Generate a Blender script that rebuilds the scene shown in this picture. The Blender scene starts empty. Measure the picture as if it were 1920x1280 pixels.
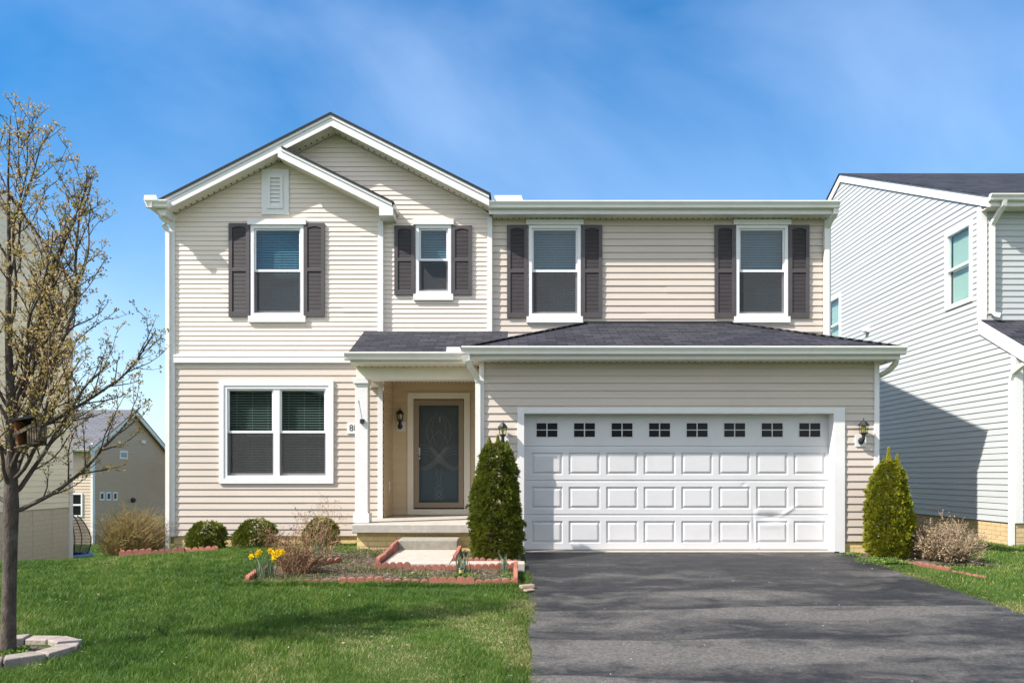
import bpy, math, random
import numpy as np
from mathutils import Vector, Matrix
random.seed(7)
RNG = np.random.default_rng(11)
S = bpy.context.scene
COL = S.collection
R = math.radians

# ------------------------------------------------------------------ camera
CAMZ, F, VX, VY = 1.235, 1493.0, 972.0, 889.0
cam_d = bpy.data.cameras.new('camera')
cam = bpy.data.objects.new('camera', cam_d); COL.objects.link(cam)
cam.location = (0, 0, CAMZ); cam.rotation_euler = (R(90), 0, 0)
cam_d.sensor_width = 36.0; cam_d.lens = 36.0 * F / 1920.0
cam_d.shift_x = -(VX - 960) / 1920.0; cam_d.shift_y = (VY - 640) / 1920.0
cam_d.clip_start = 0.05; cam_d.clip_end = 3000
S.camera = cam

# ------------------------------------------------------------------ light
TO_SUN = Vector((-2.1, -1.0, 2.3)).normalized()
SUN_EL = math.asin(TO_SUN.z); SUN_ROT = math.atan2(TO_SUN.x, TO_SUN.y)
sd = bpy.data.lights.new('sun', 'SUN'); sd.energy = 4.5; sd.angle = R(0.53); sd.color = (1.0, 0.93, 0.86)
sun = bpy.data.objects.new('sun', sd); COL.objects.link(sun)
sun.rotation_euler = (-TO_SUN).to_track_quat('-Z', 'Y').to_euler(); sun.location = (-20, -10, 25)

W = bpy.data.worlds.new('World'); S.world = W; W.use_nodes = True
wt = W.node_tree; wt.nodes.clear()
def wn(t, **k):
    n = wt.nodes.new(t)
    for a, b in k.items(): setattr(n, a, b)
    return n
wo = wn('ShaderNodeOutputWorld'); wb = wn('ShaderNodeBackground'); wb.inputs['Strength'].default_value = 0.115
sky = wn('ShaderNodeTexSky', sky_type='NISHITA', sun_disc=False)
sky.sun_elevation = SUN_EL; sky.sun_rotation = SUN_ROT; sky.air_density = 1.15; sky.dust_density = 0.9; sky.ozone_density = 3.2
hs = wn('ShaderNodeHueSaturation'); hs.inputs['Saturation'].default_value = 1.50; hs.inputs['Value'].default_value = .88
tc = wn('ShaderNodeTexCoord'); mp = wn('ShaderNodeMapping'); mp.inputs['Scale'].default_value = (1.0, 1.0, 1.7); mp.inputs['Rotation'].default_value = (0.2, 0.35, 0.4)
nz = wn('ShaderNodeTexNoise'); nz.inputs['Scale'].default_value = 1.7; nz.inputs['Detail'].default_value = 6; nz.inputs['Roughness'].default_value = 0.5; nz.inputs['Distortion'].default_value = 0.5
cr = wn('ShaderNodeValToRGB'); cr.color_ramp.elements[0].position = 0.40; cr.color_ramp.elements[0].color = (0, 0, 0, 1); cr.color_ramp.elements[1].position = 0.78; cr.color_ramp.elements[1].color = (0.30, 0.30, 0.30, 1)
mx = wn('ShaderNodeMix', data_type='RGBA'); mx.inputs['B'].default_value = (5.6, 6.5, 8.2, 1)
L = wt.links.new
L(tc.outputs['Generated'], mp.inputs['Vector']); L(mp.outputs['Vector'], nz.inputs['Vector']); L(nz.outputs['Fac'], cr.inputs['Fac'])
L(sky.outputs['Color'], hs.inputs['Color']); L(hs.outputs['Color'], mx.inputs['A']); L(cr.outputs['Color'], mx.inputs['Factor'])
sp = wn('ShaderNodeSeparateXYZ'); L(tc.outputs['Generated'], sp.inputs[0])       # cloud bank added in the unseen southern sky to brighten the shade
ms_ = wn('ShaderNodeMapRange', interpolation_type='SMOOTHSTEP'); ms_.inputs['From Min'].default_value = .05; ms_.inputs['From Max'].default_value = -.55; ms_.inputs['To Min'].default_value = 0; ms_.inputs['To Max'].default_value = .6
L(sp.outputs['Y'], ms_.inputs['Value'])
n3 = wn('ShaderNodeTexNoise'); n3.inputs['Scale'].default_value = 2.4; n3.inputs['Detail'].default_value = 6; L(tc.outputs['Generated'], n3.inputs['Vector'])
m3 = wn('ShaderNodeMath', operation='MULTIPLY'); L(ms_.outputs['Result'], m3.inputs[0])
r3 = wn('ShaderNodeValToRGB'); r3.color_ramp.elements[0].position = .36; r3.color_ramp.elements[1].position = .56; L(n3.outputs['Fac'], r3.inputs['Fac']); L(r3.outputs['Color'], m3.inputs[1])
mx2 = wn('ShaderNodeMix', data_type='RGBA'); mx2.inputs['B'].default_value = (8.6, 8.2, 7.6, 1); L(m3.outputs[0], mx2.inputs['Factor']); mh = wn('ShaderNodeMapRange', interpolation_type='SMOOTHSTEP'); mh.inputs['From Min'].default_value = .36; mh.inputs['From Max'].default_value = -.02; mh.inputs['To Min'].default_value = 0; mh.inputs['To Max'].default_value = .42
L(sp.outputs['Z'], mh.inputs['Value']); mx4 = wn('ShaderNodeMix', data_type='RGBA'); mx4.inputs['B'].default_value = (4.6, 5.9, 7.6, 1); L(mh.outputs['Result'], mx4.inputs['Factor']); L(mx.outputs['Result'], mx4.inputs['A'])
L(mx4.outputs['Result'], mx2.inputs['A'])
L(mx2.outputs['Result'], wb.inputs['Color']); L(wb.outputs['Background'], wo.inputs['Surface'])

S.view_settings.view_transform = 'Standard'; S.view_settings.look = 'None'
S.view_settings.exposure = 0.90; S.view_settings.gamma = 1.0
S.render.engine = 'CYCLES'
S.cycles.max_bounces = 6; S.cycles.transparent_max_bounces = 16

# ------------------------------------------------------------------ helpers
def PX(px, D): return (px - VX) / F * D
def PZ(py, D): return CAMZ + (VY - py) / F * D
def sstep(a, b, x):
    t = np.clip((x - a) / (b - a), 0, 1); return t * t * (3 - 2 * t)
def terrain(x, y):
    x = np.asarray(x, float); y = np.asarray(y, float)
    base = -0.04 * np.clip(12.44 - y, 0, 11.4)
    base = base - sstep(3, 10, -x) * (0.12 + 0.45 * sstep(11, 15.5, y))
    base = base - np.clip(y - 14.5, 0, 26) * 0.065 * sstep(4, 7, -x)
    base = base - 0.07 * sstep(5, 9, x)
    base = base - np.clip(y - 24, 0, 20) * 0.06 * sstep(-7, -3, x)
    return base
def G(x, y): return float(terrain(x, y))

class MB:
    def __init__(s): s.v = []; s.f = []; s.m = []
    def face(s, pts, m=0):
        i = len(s.v); s.v += [tuple(p) for p in pts]; s.f.append(tuple(range(i, i + len(pts)))); s.m.append(m); return s
    def box(s, x0, x1, y0, y1, z0, z1, m=0):
        i = len(s.v)
        s.v += [(x0,y0,z0),(x1,y0,z0),(x1,y1,z0),(x0,y1,z0),(x0,y0,z1),(x1,y0,z1),(x1,y1,z1),(x0,y1,z1)]
        for f in ((0,3,2,1),(4,5,6,7),(0,1,5,4),(1,2,6,5),(2,3,7,6),(3,0,4,7)):
            s.f.append(tuple(i + k for k in f)); s.m.append(m)
        return s
    def obox(s, c, ax, ay, az, m=0):      # oriented box: centre, half-axes
        c, ax, ay, az = map(Vector, (c, ax, ay, az)); i = len(s.v)
        for k in ((-1,-1,-1),(1,-1,-1),(1,1,-1),(-1,1,-1),(-1,-1,1),(1,-1,1),(1,1,1),(-1,1,1)):
            s.v.append(tuple(c + ax * k[0] + ay * k[1] + az * k[2]))
        for f in ((0,3,2,1),(4,5,6,7),(0,1,5,4),(1,2,6,5),(2,3,7,6),(3,0,4,7)):
            s.f.append(tuple(i + k for k in f)); s.m.append(m)
        return s
    def prism(s, poly, a, b, axis='y', m=0):   # poly 2D (x,z) along y | (y,z) along x | (x,y) along z
        def P(p, t): return {'y': (p[0], t, p[1]), 'x': (t, p[0], p[1]), 'z': (p[0], p[1], t)}[axis]
        n = len(poly); i = len(s.v)
        s.v += [P(p, a) for p in poly] + [P(p, b) for p in poly]
        s.f.append(tuple(range(i, i + n))[::-1]); s.m.append(m)
        s.f.append(tuple(range(i + n, i + 2 * n))); s.m.append(m)
        for k in range(n):
            j = (k + 1) % n; s.f.append((i + k, i + j, i + n + j, i + n + k)); s.m.append(m)
        return s
    def tube(s, pts, rad, n=8, m=0, cap=True):
        pts = [Vector(p) for p in pts]
        if not hasattr(rad, '__len__'): rad = [rad] * len(pts)
        i0 = len(s.v); prev = None
        for k, p in enumerate(pts):
            d = (pts[min(k + 1, len(pts) - 1)] - pts[max(k - 1, 0)])
            d = d.normalized() if d.length > 1e-9 else Vector((0, 0, 1))
            if prev is None:
                u = d.cross(Vector((0, 1, 0))) if abs(d.y) < .9 else d.cross(Vector((1, 0, 0)))
            else: u = prev - d * prev.dot(d)
            u.normalize(); prev = u; w = d.cross(u)
            for q in range(n):
                a = 2 * math.pi * q / n
                s.v.append(tuple(p + (u * math.cos(a) + w * math.sin(a)) * rad[k]))
        for k in range(len(pts) - 1):
            for q in range(n):
                a = i0 + k * n + q; b = i0 + k * n + (q + 1) % n
                s.f.append((a, b, b + n, a + n)); s.m.append(m)
        if cap:
            s.f.append(tuple(i0 + q for q in range(n))[::-1]); s.m.append(m)
            e = i0 + (len(pts) - 1) * n; s.f.append(tuple(e + q for q in range(n))); s.m.append(m)
        return s
    def rtube(s, pts, w, d, m=0):         # rectangular downspout swept in a vertical plane, w along x-ish, d other
        pts = [Vector(p) for p in pts]; i0 = len(s.v)
        for k, p in enumerate(pts):
            t = (pts[min(k + 1, len(pts) - 1)] - pts[max(k - 1, 0)]).normalized()
            u = Vector((1, 0, 0)) if abs(t.x) < .75 else Vector((0, 0, 1))
            u = (u - t * u.dot(t)).normalized(); v = t.cross(u)
            for a, b in ((-1,-1),(1,-1),(1,1),(-1,1)): s.v.append(tuple(p + u * a * w / 2 + v * b * d / 2))
        for k in range(len(pts) - 1):
            for q in range(4):
                a = i0 + k * 4 + q; b = i0 + k * 4 + (q + 1) % 4
                s.f.append((a, b, b + 4, a + 4)); s.m.append(m)
        s.f.append((i0 + 3, i0 + 2, i0 + 1, i0)); s.m.append(m)
        e = i0 + (len(pts) - 1) * 4; s.f.append((e, e + 1, e + 2, e + 3)); s.m.append(m)
        return s
    def lathe(s, prof, c, n=12, m=0):     # prof: (r, z)
        i0 = len(s.v)
        for r, z in prof:
            for q in range(n):
                a = 2 * math.pi * (q + .5) / n; s.v.append((c[0] + r * math.cos(a), c[1] + r * math.sin(a), c[2] + z))
        for k in range(len(prof) - 1):
            for q in range(n):
                a = i0 + k * n + q; b = i0 + k * n + (q + 1) % n
                s.f.append((a, b, b + n, a + n)); s.m.append(m)
        return s
    def ring(s, x0, x1, z0, z1, t, y0, y1, m=0, tb=None, tt=None):   # rectangular frame, butt jointed
        tb = t if tb is None else tb; tt = t if tt is None else tt
        s.box(x0, x0 + t, y0, y1, z0, z1, m); s.box(x1 - t, x1, y0, y1, z0, z1, m)
        s.box(x0 + t, x1 - t, y0, y1, z0, z0 + tb, m); s.box(x0 + t, x1 - t, y0, y1, z1 - tt, z1, m); return s
    def build(s, name, mats, parent=None, bevel=0, smooth=False):
        if not isinstance(mats, (list, tuple)): mats = [mats]
        me = bpy.data.meshes.new(name); off = WL(parent)
        me.from_pydata([(a - off[0], b - off[1], c - off[2]) for a, b, c in s.v], [], s.f)
        for m in mats: me.materials.append(m)
        if len(mats) > 1: me.polygons.foreach_set('material_index', s.m)
        if smooth: me.polygons.foreach_set('use_smooth', [True] * len(s.f))
        me.update()
        o = bpy.data.objects.new(name, me); COL.objects.link(o)
        if parent: o.parent = parent
        if bevel:
            b = o.modifiers.new('bevel', 'BEVEL'); b.width = bevel; b.segments = 2; b.limit_method = 'ANGLE'; b.angle_limit = R(40)
        return o
WLOC = {}
def WL(o):
    if o is None: return (0, 0, 0)
    x = Vector((0, 0, 0))
    while o is not None: x += Vector(o.location); o = o.parent
    return tuple(x)
def tag(o, label=None, cat=None, group=None, kind=None):
    for k, v in (('label', label), ('category', cat), ('group', group), ('kind', kind)):
        if v: o[k] = v
    return o
def empty(name, loc, label=None, cat=None, group=None):
    o = bpy.data.objects.new(name, None); COL.objects.link(o); o.location = loc; o.empty_display_size = .2
    return tag(o, label, cat, group)
def np_mesh(name, V, faces, mat, parent=None, rnd=None, smooth=False):
    """faces: list of int arrays (n,k)"""
    me = bpy.data.meshes.new(name); off = np.array(WL(parent))
    V = np.asarray(V, float) - off
    me.vertices.add(len(V)); me.vertices.foreach_set('co', V.astype(np.float32).ravel())
    loops = np.concatenate([f.ravel() for f in faces]).astype(np.int32)
    tot = np.concatenate([np.full(len(f), f.shape[1]) for f in faces]).astype(np.int32)
    st = np.concatenate([[0], np.cumsum(tot)[:-1]]).astype(np.int32)
    me.loops.add(len(loops)); me.loops.foreach_set('vertex_index', loops)
    me.polygons.add(len(tot)); me.polygons.foreach_set('loop_start', st); me.polygons.foreach_set('loop_total', tot)
    if smooth: me.polygons.foreach_set('use_smooth', np.ones(len(tot), bool))
    for m in (mat if isinstance(mat, (list, tuple)) else [mat]): me.materials.append(m)
    if rnd is not None:
        a = me.attributes.new('rnd', 'FLOAT', 'FACE'); a.data.foreach_set('value', np.asarray(rnd, np.float32))
    me.update(calc_edges=True); me.validate()
    o = bpy.data.objects.new(name, me); COL.objects.link(o)
    if parent: o.parent = parent
    return o
def unit(a): return a / np.maximum(np.linalg.norm(a, axis=1, keepdims=True), 1e-9)
def leaves(C, U, Nn, ln, wd, bend=0.0):
    """lens shaped leaf quads: centre-base C, long axis U, normal Nn"""
    U = unit(U); Vv = unit(np.cross(Nn, U)); N2 = np.cross(U, Vv)
    ln = np.broadcast_to(ln, len(C))[:, None]; wd = np.broadcast_to(wd, len(C))[:, None]
    a = C; b = C + U * ln * .5 + Vv * wd * .5 + N2 * ln * bend; c = C + U * ln; d = C + U * ln * .5 - Vv * wd * .5 + N2 * ln * bend
    V = np.stack([a, b, c, d], 1).reshape(-1, 3)
    return V, np.arange(len(V)).reshape(-1, 4)
def blades(B, h, w, lean, az, az2=None):
    """grass blades: base B, height h, width w, lean distance, azimuth"""
    n = len(B); d = np.stack([np.cos(az), np.sin(az), np.zeros(n)], 1)
    az2 = RNG.uniform(0, 6.283, n) if az2 is None else az2
    s = np.stack([np.cos(az2), np.sin(az2), np.zeros(n)], 1) * w[:, None] / 2
    up = np.array([0, 0, 1.0])
    m = B + d * (lean * .35)[:, None] + up * (h * .6)[:, None]; t = B + d * lean[:, None] + up * h[:, None]
    V = np.stack([B - s, B + s, m + s * .8, m - s * .8, t], 1).reshape(-1, 3)
    i = np.arange(n)[:, None] * 5
    return V, (i + np.array([[0, 1, 2, 3]])), (i + np.array([[3, 2, 4]]))

# ------------------------------------------------------------------ materials
def newmat(name):
    m = bpy.data.materials.new(name); m.use_nodes = True; nt = m.node_tree
    return m, nt, nt.nodes['Principled BSDF']
def node(nt, t, ins=None, **k):
    n = nt.nodes.new(t)
    for a, b in k.items(): setattr(n, a, b)
    for a, b in (ins or {}).items(): n.inputs[a].default_value = b
    return n
def c4(c): return (c[0], c[1], c[2], 1)
def ramp(nt, stops):
    r = nt.nodes.new('ShaderNodeValToRGB'); e = r.color_ramp.elements
    while len(e) < len(stops): e.new(0.5)
    for q, (p, c) in zip(e, stops): q.position = p; q.color = c4(c)
    return r
def plain(name, col, rough=.5, var=.06, scale=6, bump=0, bscale=60, metal=0, spec=.5, stretch=(1, 1, 1), dirt=None, dscale=1.3):
    m, nt, p = newmat(name); l = nt.links.new
    tcn = node(nt, 'ShaderNodeTexCoord'); mpn = node(nt, 'ShaderNodeMapping', {'Scale': stretch})
    l(tcn.outputs['Object'], mpn.inputs['Vector'])
    n = node(nt, 'ShaderNodeTexNoise', {'Scale': scale, 'Detail': 6, 'Roughness': .6}); l(mpn.outputs['Vector'], n.inputs['Vector'])
    r = ramp(nt, [(.3, [c * (1 - var) for c in col]), (.7, [min(1, c * (1 + var)) for c in col])]); l(n.outputs['Fac'], r.inputs['Fac'])
    out = r.outputs['Color']
    if dirt:
        n2 = node(nt, 'ShaderNodeTexNoise', {'Scale': dscale, 'Detail': 8, 'Roughness': .65}); l(tcn.outputs['Object'], n2.inputs['Vector'])
        r2 = ramp(nt, [(.5, (0, 0, 0)), (.75, (.6, .6, .6))]); l(n2.outputs['Fac'], r2.inputs['Fac'])
        mm = node(nt, 'ShaderNodeMix', {'B': c4(dirt)}, data_type='RGBA'); l(r2.outputs['Color'], mm.inputs['Factor']); l(out, mm.inputs['A']); out = mm.outputs['Result']
    l(out, p.inputs['Base Color'])
    p.inputs['Roughness'].default_value = rough; p.inputs['Metallic'].default_value = metal; p.inputs['Specular IOR Level'].default_value = spec
    if bump:
        nb = node(nt, 'ShaderNodeTexNoise', {'Scale': bscale, 'Detail': 5}); l(mpn.outputs['Vector'], nb.inputs['Vector'])
        b = node(nt, 'ShaderNodeBump', {'Strength': bump, 'Distance': .01}); l(nb.outputs['Fac'], b.inputs['Height']); l(b.outputs['Normal'], p.inputs['Normal'])
    return m
def siding_mat(name, col, dirt):
    return plain(name, col, rough=.42, var=.04, scale=3, bump=.12, bscale=40, stretch=(.25, .25, 3.0), dirt=dirt, dscale=.5, spec=.35)
def brick_mat(name, c1, c2, mortar, scale, bw, rh, plane='xz', bump=.5, ms=.02, var=.35):
    m, nt, p = newmat(name); l = nt.links.new
    tcn = node(nt, 'ShaderNodeTexCoord'); sep = node(nt, 'ShaderNodeSeparateXYZ'); com = node(nt, 'ShaderNodeCombineXYZ')
    l(tcn.outputs['Object'], sep.inputs[0])
    l(sep.outputs['XYZ'.index(plane[0].upper())], com.inputs[0]); l(sep.outputs['XYZ'.index(plane[1].upper())], com.inputs[1])
    b = node(nt, 'ShaderNodeTexBrick', {'Color1': c4(c1), 'Color2': c4(c2), 'Mortar': c4(mortar), 'Scale': scale, 'Mortar Size': ms, 'Mortar Smooth': .1, 'Brick Width': bw, 'Row Height': rh, 'Bias': 0})
    l(com.outputs[0], b.inputs['Vector'])
    n = node(nt, 'ShaderNodeTexNoise', {'Scale': 18, 'Detail': 7, 'Roughness': .7}); l(tcn.outputs['Object'], n.inputs['Vector'])
    r = ramp(nt, [(.25, (1 - var,) * 3), (.75, (1 + var * .6,) * 3)]); l(n.outputs['Fac'], r.inputs['Fac'])
    mm = node(nt, 'ShaderNodeMix', {'Factor': 1.0}, data_type='RGBA', blend_type='MULTIPLY'); l(b.outputs['Color'], mm.inputs['A']); l(r.outputs['Color'], mm.inputs['B'])
    l(mm.outputs['Result'], p.inputs['Base Color']); p.inputs['Roughness'].default_value = .85; p.inputs['Specular IOR Level'].default_value = .25
    ad = node(nt, 'ShaderNodeMath', operation='MULTIPLY_ADD'); ad.inputs[1].default_value = .35
    inv = node(nt, 'ShaderNodeMath', operation='SUBTRACT'); inv.inputs[0].default_value = 1; l(b.outputs['Fac'], inv.inputs[1])
    l(n.outputs['Fac'], ad.inputs[0]); l(inv.outputs[0], ad.inputs[2])
    bp = node(nt, 'ShaderNodeBump', {'Strength': bump, 'Distance': .012}); l(ad.outputs[0], bp.inputs['Height']); l(bp.outputs['Normal'], p.inputs['Normal'])
    return m
def leaf_mat(name, stops, rough=.6, trans=.3, pos=None, pscale=1.0, gloss=.3):
    """colour by per-leaf random attribute; pos: second ramp colour mixed in patches"""
    m, nt, p = newmat(name); l = nt.links.new
    at = node(nt, 'ShaderNodeAttribute', attribute_name='rnd'); r = ramp(nt, stops); l(at.outputs['Fac'], r.inputs['Fac']); out = r.outputs['Color']
    if pos:
        tcn = node(nt, 'ShaderNodeTexCoord'); n = node(nt, 'ShaderNodeTexNoise', {'Scale': pscale, 'Detail': 5, 'Roughness': .65}); l(tcn.outputs['Object'], n.inputs['Vector'])
        r2 = ramp(nt, [(.42, (0, 0, 0)), (.68, (1, 1, 1))]); l(n.outputs['Fac'], r2.inputs['Fac'])
        mm = node(nt, 'ShaderNodeMix', {'B': c4(pos)}, data_type='RGBA'); l(r2.outputs['Color'], mm.inputs['Factor']); l(out, mm.inputs['A']); out = mm.outputs['Result']
    l(out, p.inputs['Base Color']); p.inputs['Roughness'].default_value = rough; p.inputs['Specular IOR Level'].default_value = gloss
    if trans:
        t = node(nt, 'ShaderNodeBsdfTranslucent'); l(out, t.inputs['Color']); ms = node(nt, 'ShaderNodeMixShader', {'Fac': trans})
        l(p.outputs[0], ms.inputs[1]); l(t.outputs[0], ms.inputs[2]); l(ms.outputs[0], nt.nodes['Material Output'].inputs['Surface'])
    return m
def glass_mat(name, tint, refl=.1):
    m, nt, p = newmat(name); l = nt.links.new; nt.nodes.remove(p)
    t = node(nt, 'ShaderNodeBsdfTransparent', {'Color': c4(tint)}); g = node(nt, 'ShaderNodeBsdfGlossy', {'Roughness': .015, 'Color': (1, 1, 1, 1)})
    tcn = node(nt, 'ShaderNodeTexCoord'); n = node(nt, 'ShaderNodeTexNoise', {'Scale': 1.4, 'Detail': 1}); l(tcn.outputs['Object'], n.inputs['Vector'])
    bp = node(nt, 'ShaderNodeBump', {'Strength': .05, 'Distance': .02}); l(n.outputs['Fac'], bp.inputs['Height']); l(bp.outputs['Normal'], g.inputs['Normal'])
    fr = node(nt, 'ShaderNodeFresnel', {'IOR': 1.5}); mu = node(nt, 'ShaderNodeMath', operation='MULTIPLY_ADD', use_clamp=True); mu.inputs[1].default_value = 1.0; mu.inputs[2].default_value = refl - .04
    ge = node(nt, 'ShaderNodeNewGeometry'); one = node(nt, 'ShaderNodeMath', operation='SUBTRACT'); one.inputs[0].default_value = 1; l(ge.outputs['Backfacing'], one.inputs[1])
    fm = node(nt, 'ShaderNodeMath', operation='MULTIPLY'); l(mu.outputs[0], fm.inputs[0]); l(one.outputs[0], fm.inputs[1])   # the pane's second face adds no inner reflection
    l(fr.outputs[0], mu.inputs[0]); ms = node(nt, 'ShaderNodeMixShader'); l(fm.outputs[0], ms.inputs['Fac']); l(t.outputs[0], ms.inputs[1]); l(g.outputs[0], ms.inputs[2])
    l(ms.outputs[0], nt.nodes['Material Output'].inputs['Surface']); return m
def mesh_mat(name, col, op):
    m, nt, p = newmat(name); l = nt.links.new
    p.inputs['Base Color'].default_value = c4(col); p.inputs['Roughness'].default_value = .8
    t = node(nt, 'ShaderNodeBsdfTransparent'); ms = node(nt, 'ShaderNodeMixShader', {'Fac': op})
    l(t.outputs[0], ms.inputs[1]); l(p.outputs[0], ms.inputs[2]); l(ms.outputs[0], nt.nodes['Material Output'].inputs['Surface']); return m

M = {}
M['cream'] = siding_mat('cream_siding', (.73, .64, .565), (.675, .585, .505))
M['beige'] = siding_mat('beige_siding', (.56, .49, .425), (.515, .445, .38))
M['porch'] = siding_mat('porch_siding', (.66, .535, .36), (.61, .485, .31))  # warm bounce light of the recess is put into this colour
M['blue'] = siding_mat('pale_blue_siding', (.44, .465, .465), (.405, .43, .43))
M['greysiding'] = siding_mat('pale_green_grey_siding', (.79, .765, .59), (.73, .705, .53))
M['tan'] = siding_mat('tan_siding', (.50, .325, .20), (.45, .285, .17))
M['white'] = plain('white_trim', (.72, .715, .71), rough=.4, var=.03, dirt=(.68, .68, .66), dscale=1.6)
M['gutter'] = plain('white_gutter', (.76, .75, .70), rough=.32, var=.03, dirt=(.60, .59, .52), dscale=2.2, stretch=(.3, 1, 1))
M['soffit'] = plain('soffit', (.76, .72, .62), rough=.5, var=.03)
M['vinyl'] = plain('white_vinyl', (.73, .73, .745), rough=.3, var=.02)
M['door'] = plain('garage_door_paint', (.60, .60, .605), rough=.42, var=.02, bump=.06, bscale=90, stretch=(.3, 1, 2), dirt=(.52, .515, .51), dscale=1.8)
M['dark'] = plain('dark_void', (.02, .02, .022), rough=.8)
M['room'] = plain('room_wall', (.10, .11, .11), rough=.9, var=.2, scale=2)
M['shutter'] = plain('shutter_plastic', (.066, .058, .062), rough=.5, var=.08, scale=4, dirt=(.10, .088, .092), dscale=2)
M['slat'] = plain('blind_slat', (.74, .76, .76), rough=.45, var=.03)
M['glass'] = glass_mat('window_glass', (.52, .66, .71), .055)
M['glasslow'] = glass_mat('low_reflection_glass', (.70, .78, .75), .04)  # window glass with reflection turned down so the lower window reads dark
M['glassclear'] = glass_mat('clear_window_glass', (.82, .92, .88), .07)
M['glassdark'] = glass_mat('storm_glass', (.74, .78, .80), .045)
M['lampglass'] = glass_mat('lamp_glass', (.93, .95, .9), .08)
M['screen'] = mesh_mat('insect_screen', (.045, .045, .048), .62)
M['net'] = mesh_mat('black_net', (.05, .045, .04), .5)
M['black'] = plain('black_metal', (.018, .018, .02), rough=.4, var=.2, spec=.5)
M['blackglass'] = plain('black_pane', (.006, .006, .008), rough=.25, var=.1, spec=.25)
M['bulb'] = plain('yellow_bulb', (.62, .56, .03), rough=.3)
M['clearbulb'] = plain('frosted_bulb', (.75, .70, .58), rough=.3)
M['stormframe'] = plain('storm_door_frame', (.30, .235, .165), rough=.4, var=.04)
M['innerdoor'] = plain('grey_door_paint', (.27, .275, .28), rough=.5, var=.05)
M['steel'] = plain('brushed_nickel', (.6, .58, .54), rough=.25, metal=1)
M['came'] = plain('leaded_line', (.46, .46, .45), rough=.4)
M['cream_trim'] = plain('cream_door_trim', (.82, .77, .66), rough=.4, var=.03)
M['concrete'] = plain('concrete', (.27, .25, .205), rough=.85, var=.18, scale=14, bump=.35, bscale=70, dirt=(.19, .175, .14), dscale=3)
M['slab'] = plain('porch_concrete', (.40, .375, .33), rough=.8, var=.12, scale=10, bump=.25, bscale=60, dirt=(.30, .28, .25), dscale=2.6)
M['walk'] = plain('walk_concrete', (.42, .38, .325), rough=.85, var=.14, scale=10, bump=.2, bscale=80, dirt=(.40, .36, .31), dscale=2.5)
M['formwall'] = brick_mat('form_pattern_concrete', (.62, .57, .44), (.60, .55, .43), (.55, .50, .39), 1, .3, .1, 'yz', .3, .008, .15)
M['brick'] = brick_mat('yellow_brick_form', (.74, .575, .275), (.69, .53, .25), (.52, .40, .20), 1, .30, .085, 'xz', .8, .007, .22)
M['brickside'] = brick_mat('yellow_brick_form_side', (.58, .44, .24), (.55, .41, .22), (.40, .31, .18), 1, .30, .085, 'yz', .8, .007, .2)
M['shingle'] = brick_mat('dark_shingles', (.022, .024, .032), (.056, .056, .070), (.010, .010, .014), 1, .30, .135, 'xy', .7, .007, .5)
M['shingleedge'] = plain('shingle_edge', (.022, .022, .027), rough=.9, var=.3, scale=30)
M['greyshingle'] = brick_mat('grey_shingles', (.13, .135, .15), (.16, .165, .18), (.09, .092, .105), 1, .5, .2, 'xy', .4, .02, .3)
M['brownshingle'] = brick_mat('brown_shingles', (.24, .20, .17), (.27, .22, .19), (.16, .13, .11), 1, .5, .2, 'xy', .4, .02, .3)
M['redblock'] = plain('red_scallop_concrete', (.31, .115, .082), rough=.9, var=.22, scale=22, bump=.4, bscale=80, dirt=(.24, .125, .085), dscale=6)
def per_object(m, lo, hi):
    nt = m.node_tree; p = nt.nodes['Principled BSDF']; l = nt.links.new; src = p.inputs['Base Color'].links[0].from_socket
    oi = node(nt, 'ShaderNodeObjectInfo'); rr = ramp(nt, [(0, lo), (1, hi)]); l(oi.outputs['Random'], rr.inputs['Fac'])
    mm = node(nt, 'ShaderNodeMix', {'Factor': 1.0}, data_type='RGBA', blend_type='MULTIPLY'); l(src, mm.inputs['A']); l(rr.outputs['Color'], mm.inputs['B']); l(mm.outputs['Result'], p.inputs['Base Color'])
per_object(M['redblock'], (.72, .74, .78), (1.25, 1.2, 1.15))
M['stone'] = plain('ring_stone', (.30, .26, .225), rough=.9, var=.2, scale=14, bump=.6, bscale=60, dirt=(.27, .235, .20), dscale=4)
per_object(M['stone'], (.75, .76, .78), (1.15, 1.12, 1.1))
M['bark'] = plain('tree_bark', (.070, .052, .042), rough=.9, var=.5, scale=11, bump=1.0, bscale=34, stretch=(2.2, 2.2, .8), dirt=(.19, .17, .15), dscale=9)
M['twig'] = plain('twig_bark', (.060, .034, .026), rough=.85, var=.4, scale=20)
M['bud'] = leaf_mat('bud', [(0, (.24, .20, .04)), (.45, (.46, .36, .11)), (.75, (.58, .42, .19)), (1, (.64, .48, .28))], trans=.35)
M['thuja'] = leaf_mat('arborvitae_leaf', [(0, (.045, .072, .011)), (.5, (.125, .165, .018)), (.85, (.24, .26, .028)), (1, (.32, .27, .05))], trans=.25)
M['thujay'] = leaf_mat('yellow_arborvitae_leaf', [(0, (.085, .11, .010)), (.5, (.21, .235, .014)), (.85, (.36, .35, .022)), (1, (.44, .33, .04))], trans=.25)
M['box'] = leaf_mat('boxwood_leaf', [(0, (.05, .075, .012)), (.5, (.15, .19, .022)), (.9, (.28, .29, .04)), (1, (.15, .14, .03))], trans=.2)
M['weed'] = leaf_mat('weed_leaf', [(0, (.06, .13, .02)), (.6, (.12, .24, .035)), (1, (.26, .32, .08))], trans=.3)
M['iris'] = leaf_mat('iris_leaf', [(0, (.07, .12, .06)), (.6, (.14, .20, .11)), (1, (.26, .31, .20))], trans=.25)
M['petal'] = leaf_mat('daffodil_petal', [(0, (.80, .55, .01)), (1, (.88, .70, .02))], trans=.3)
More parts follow.
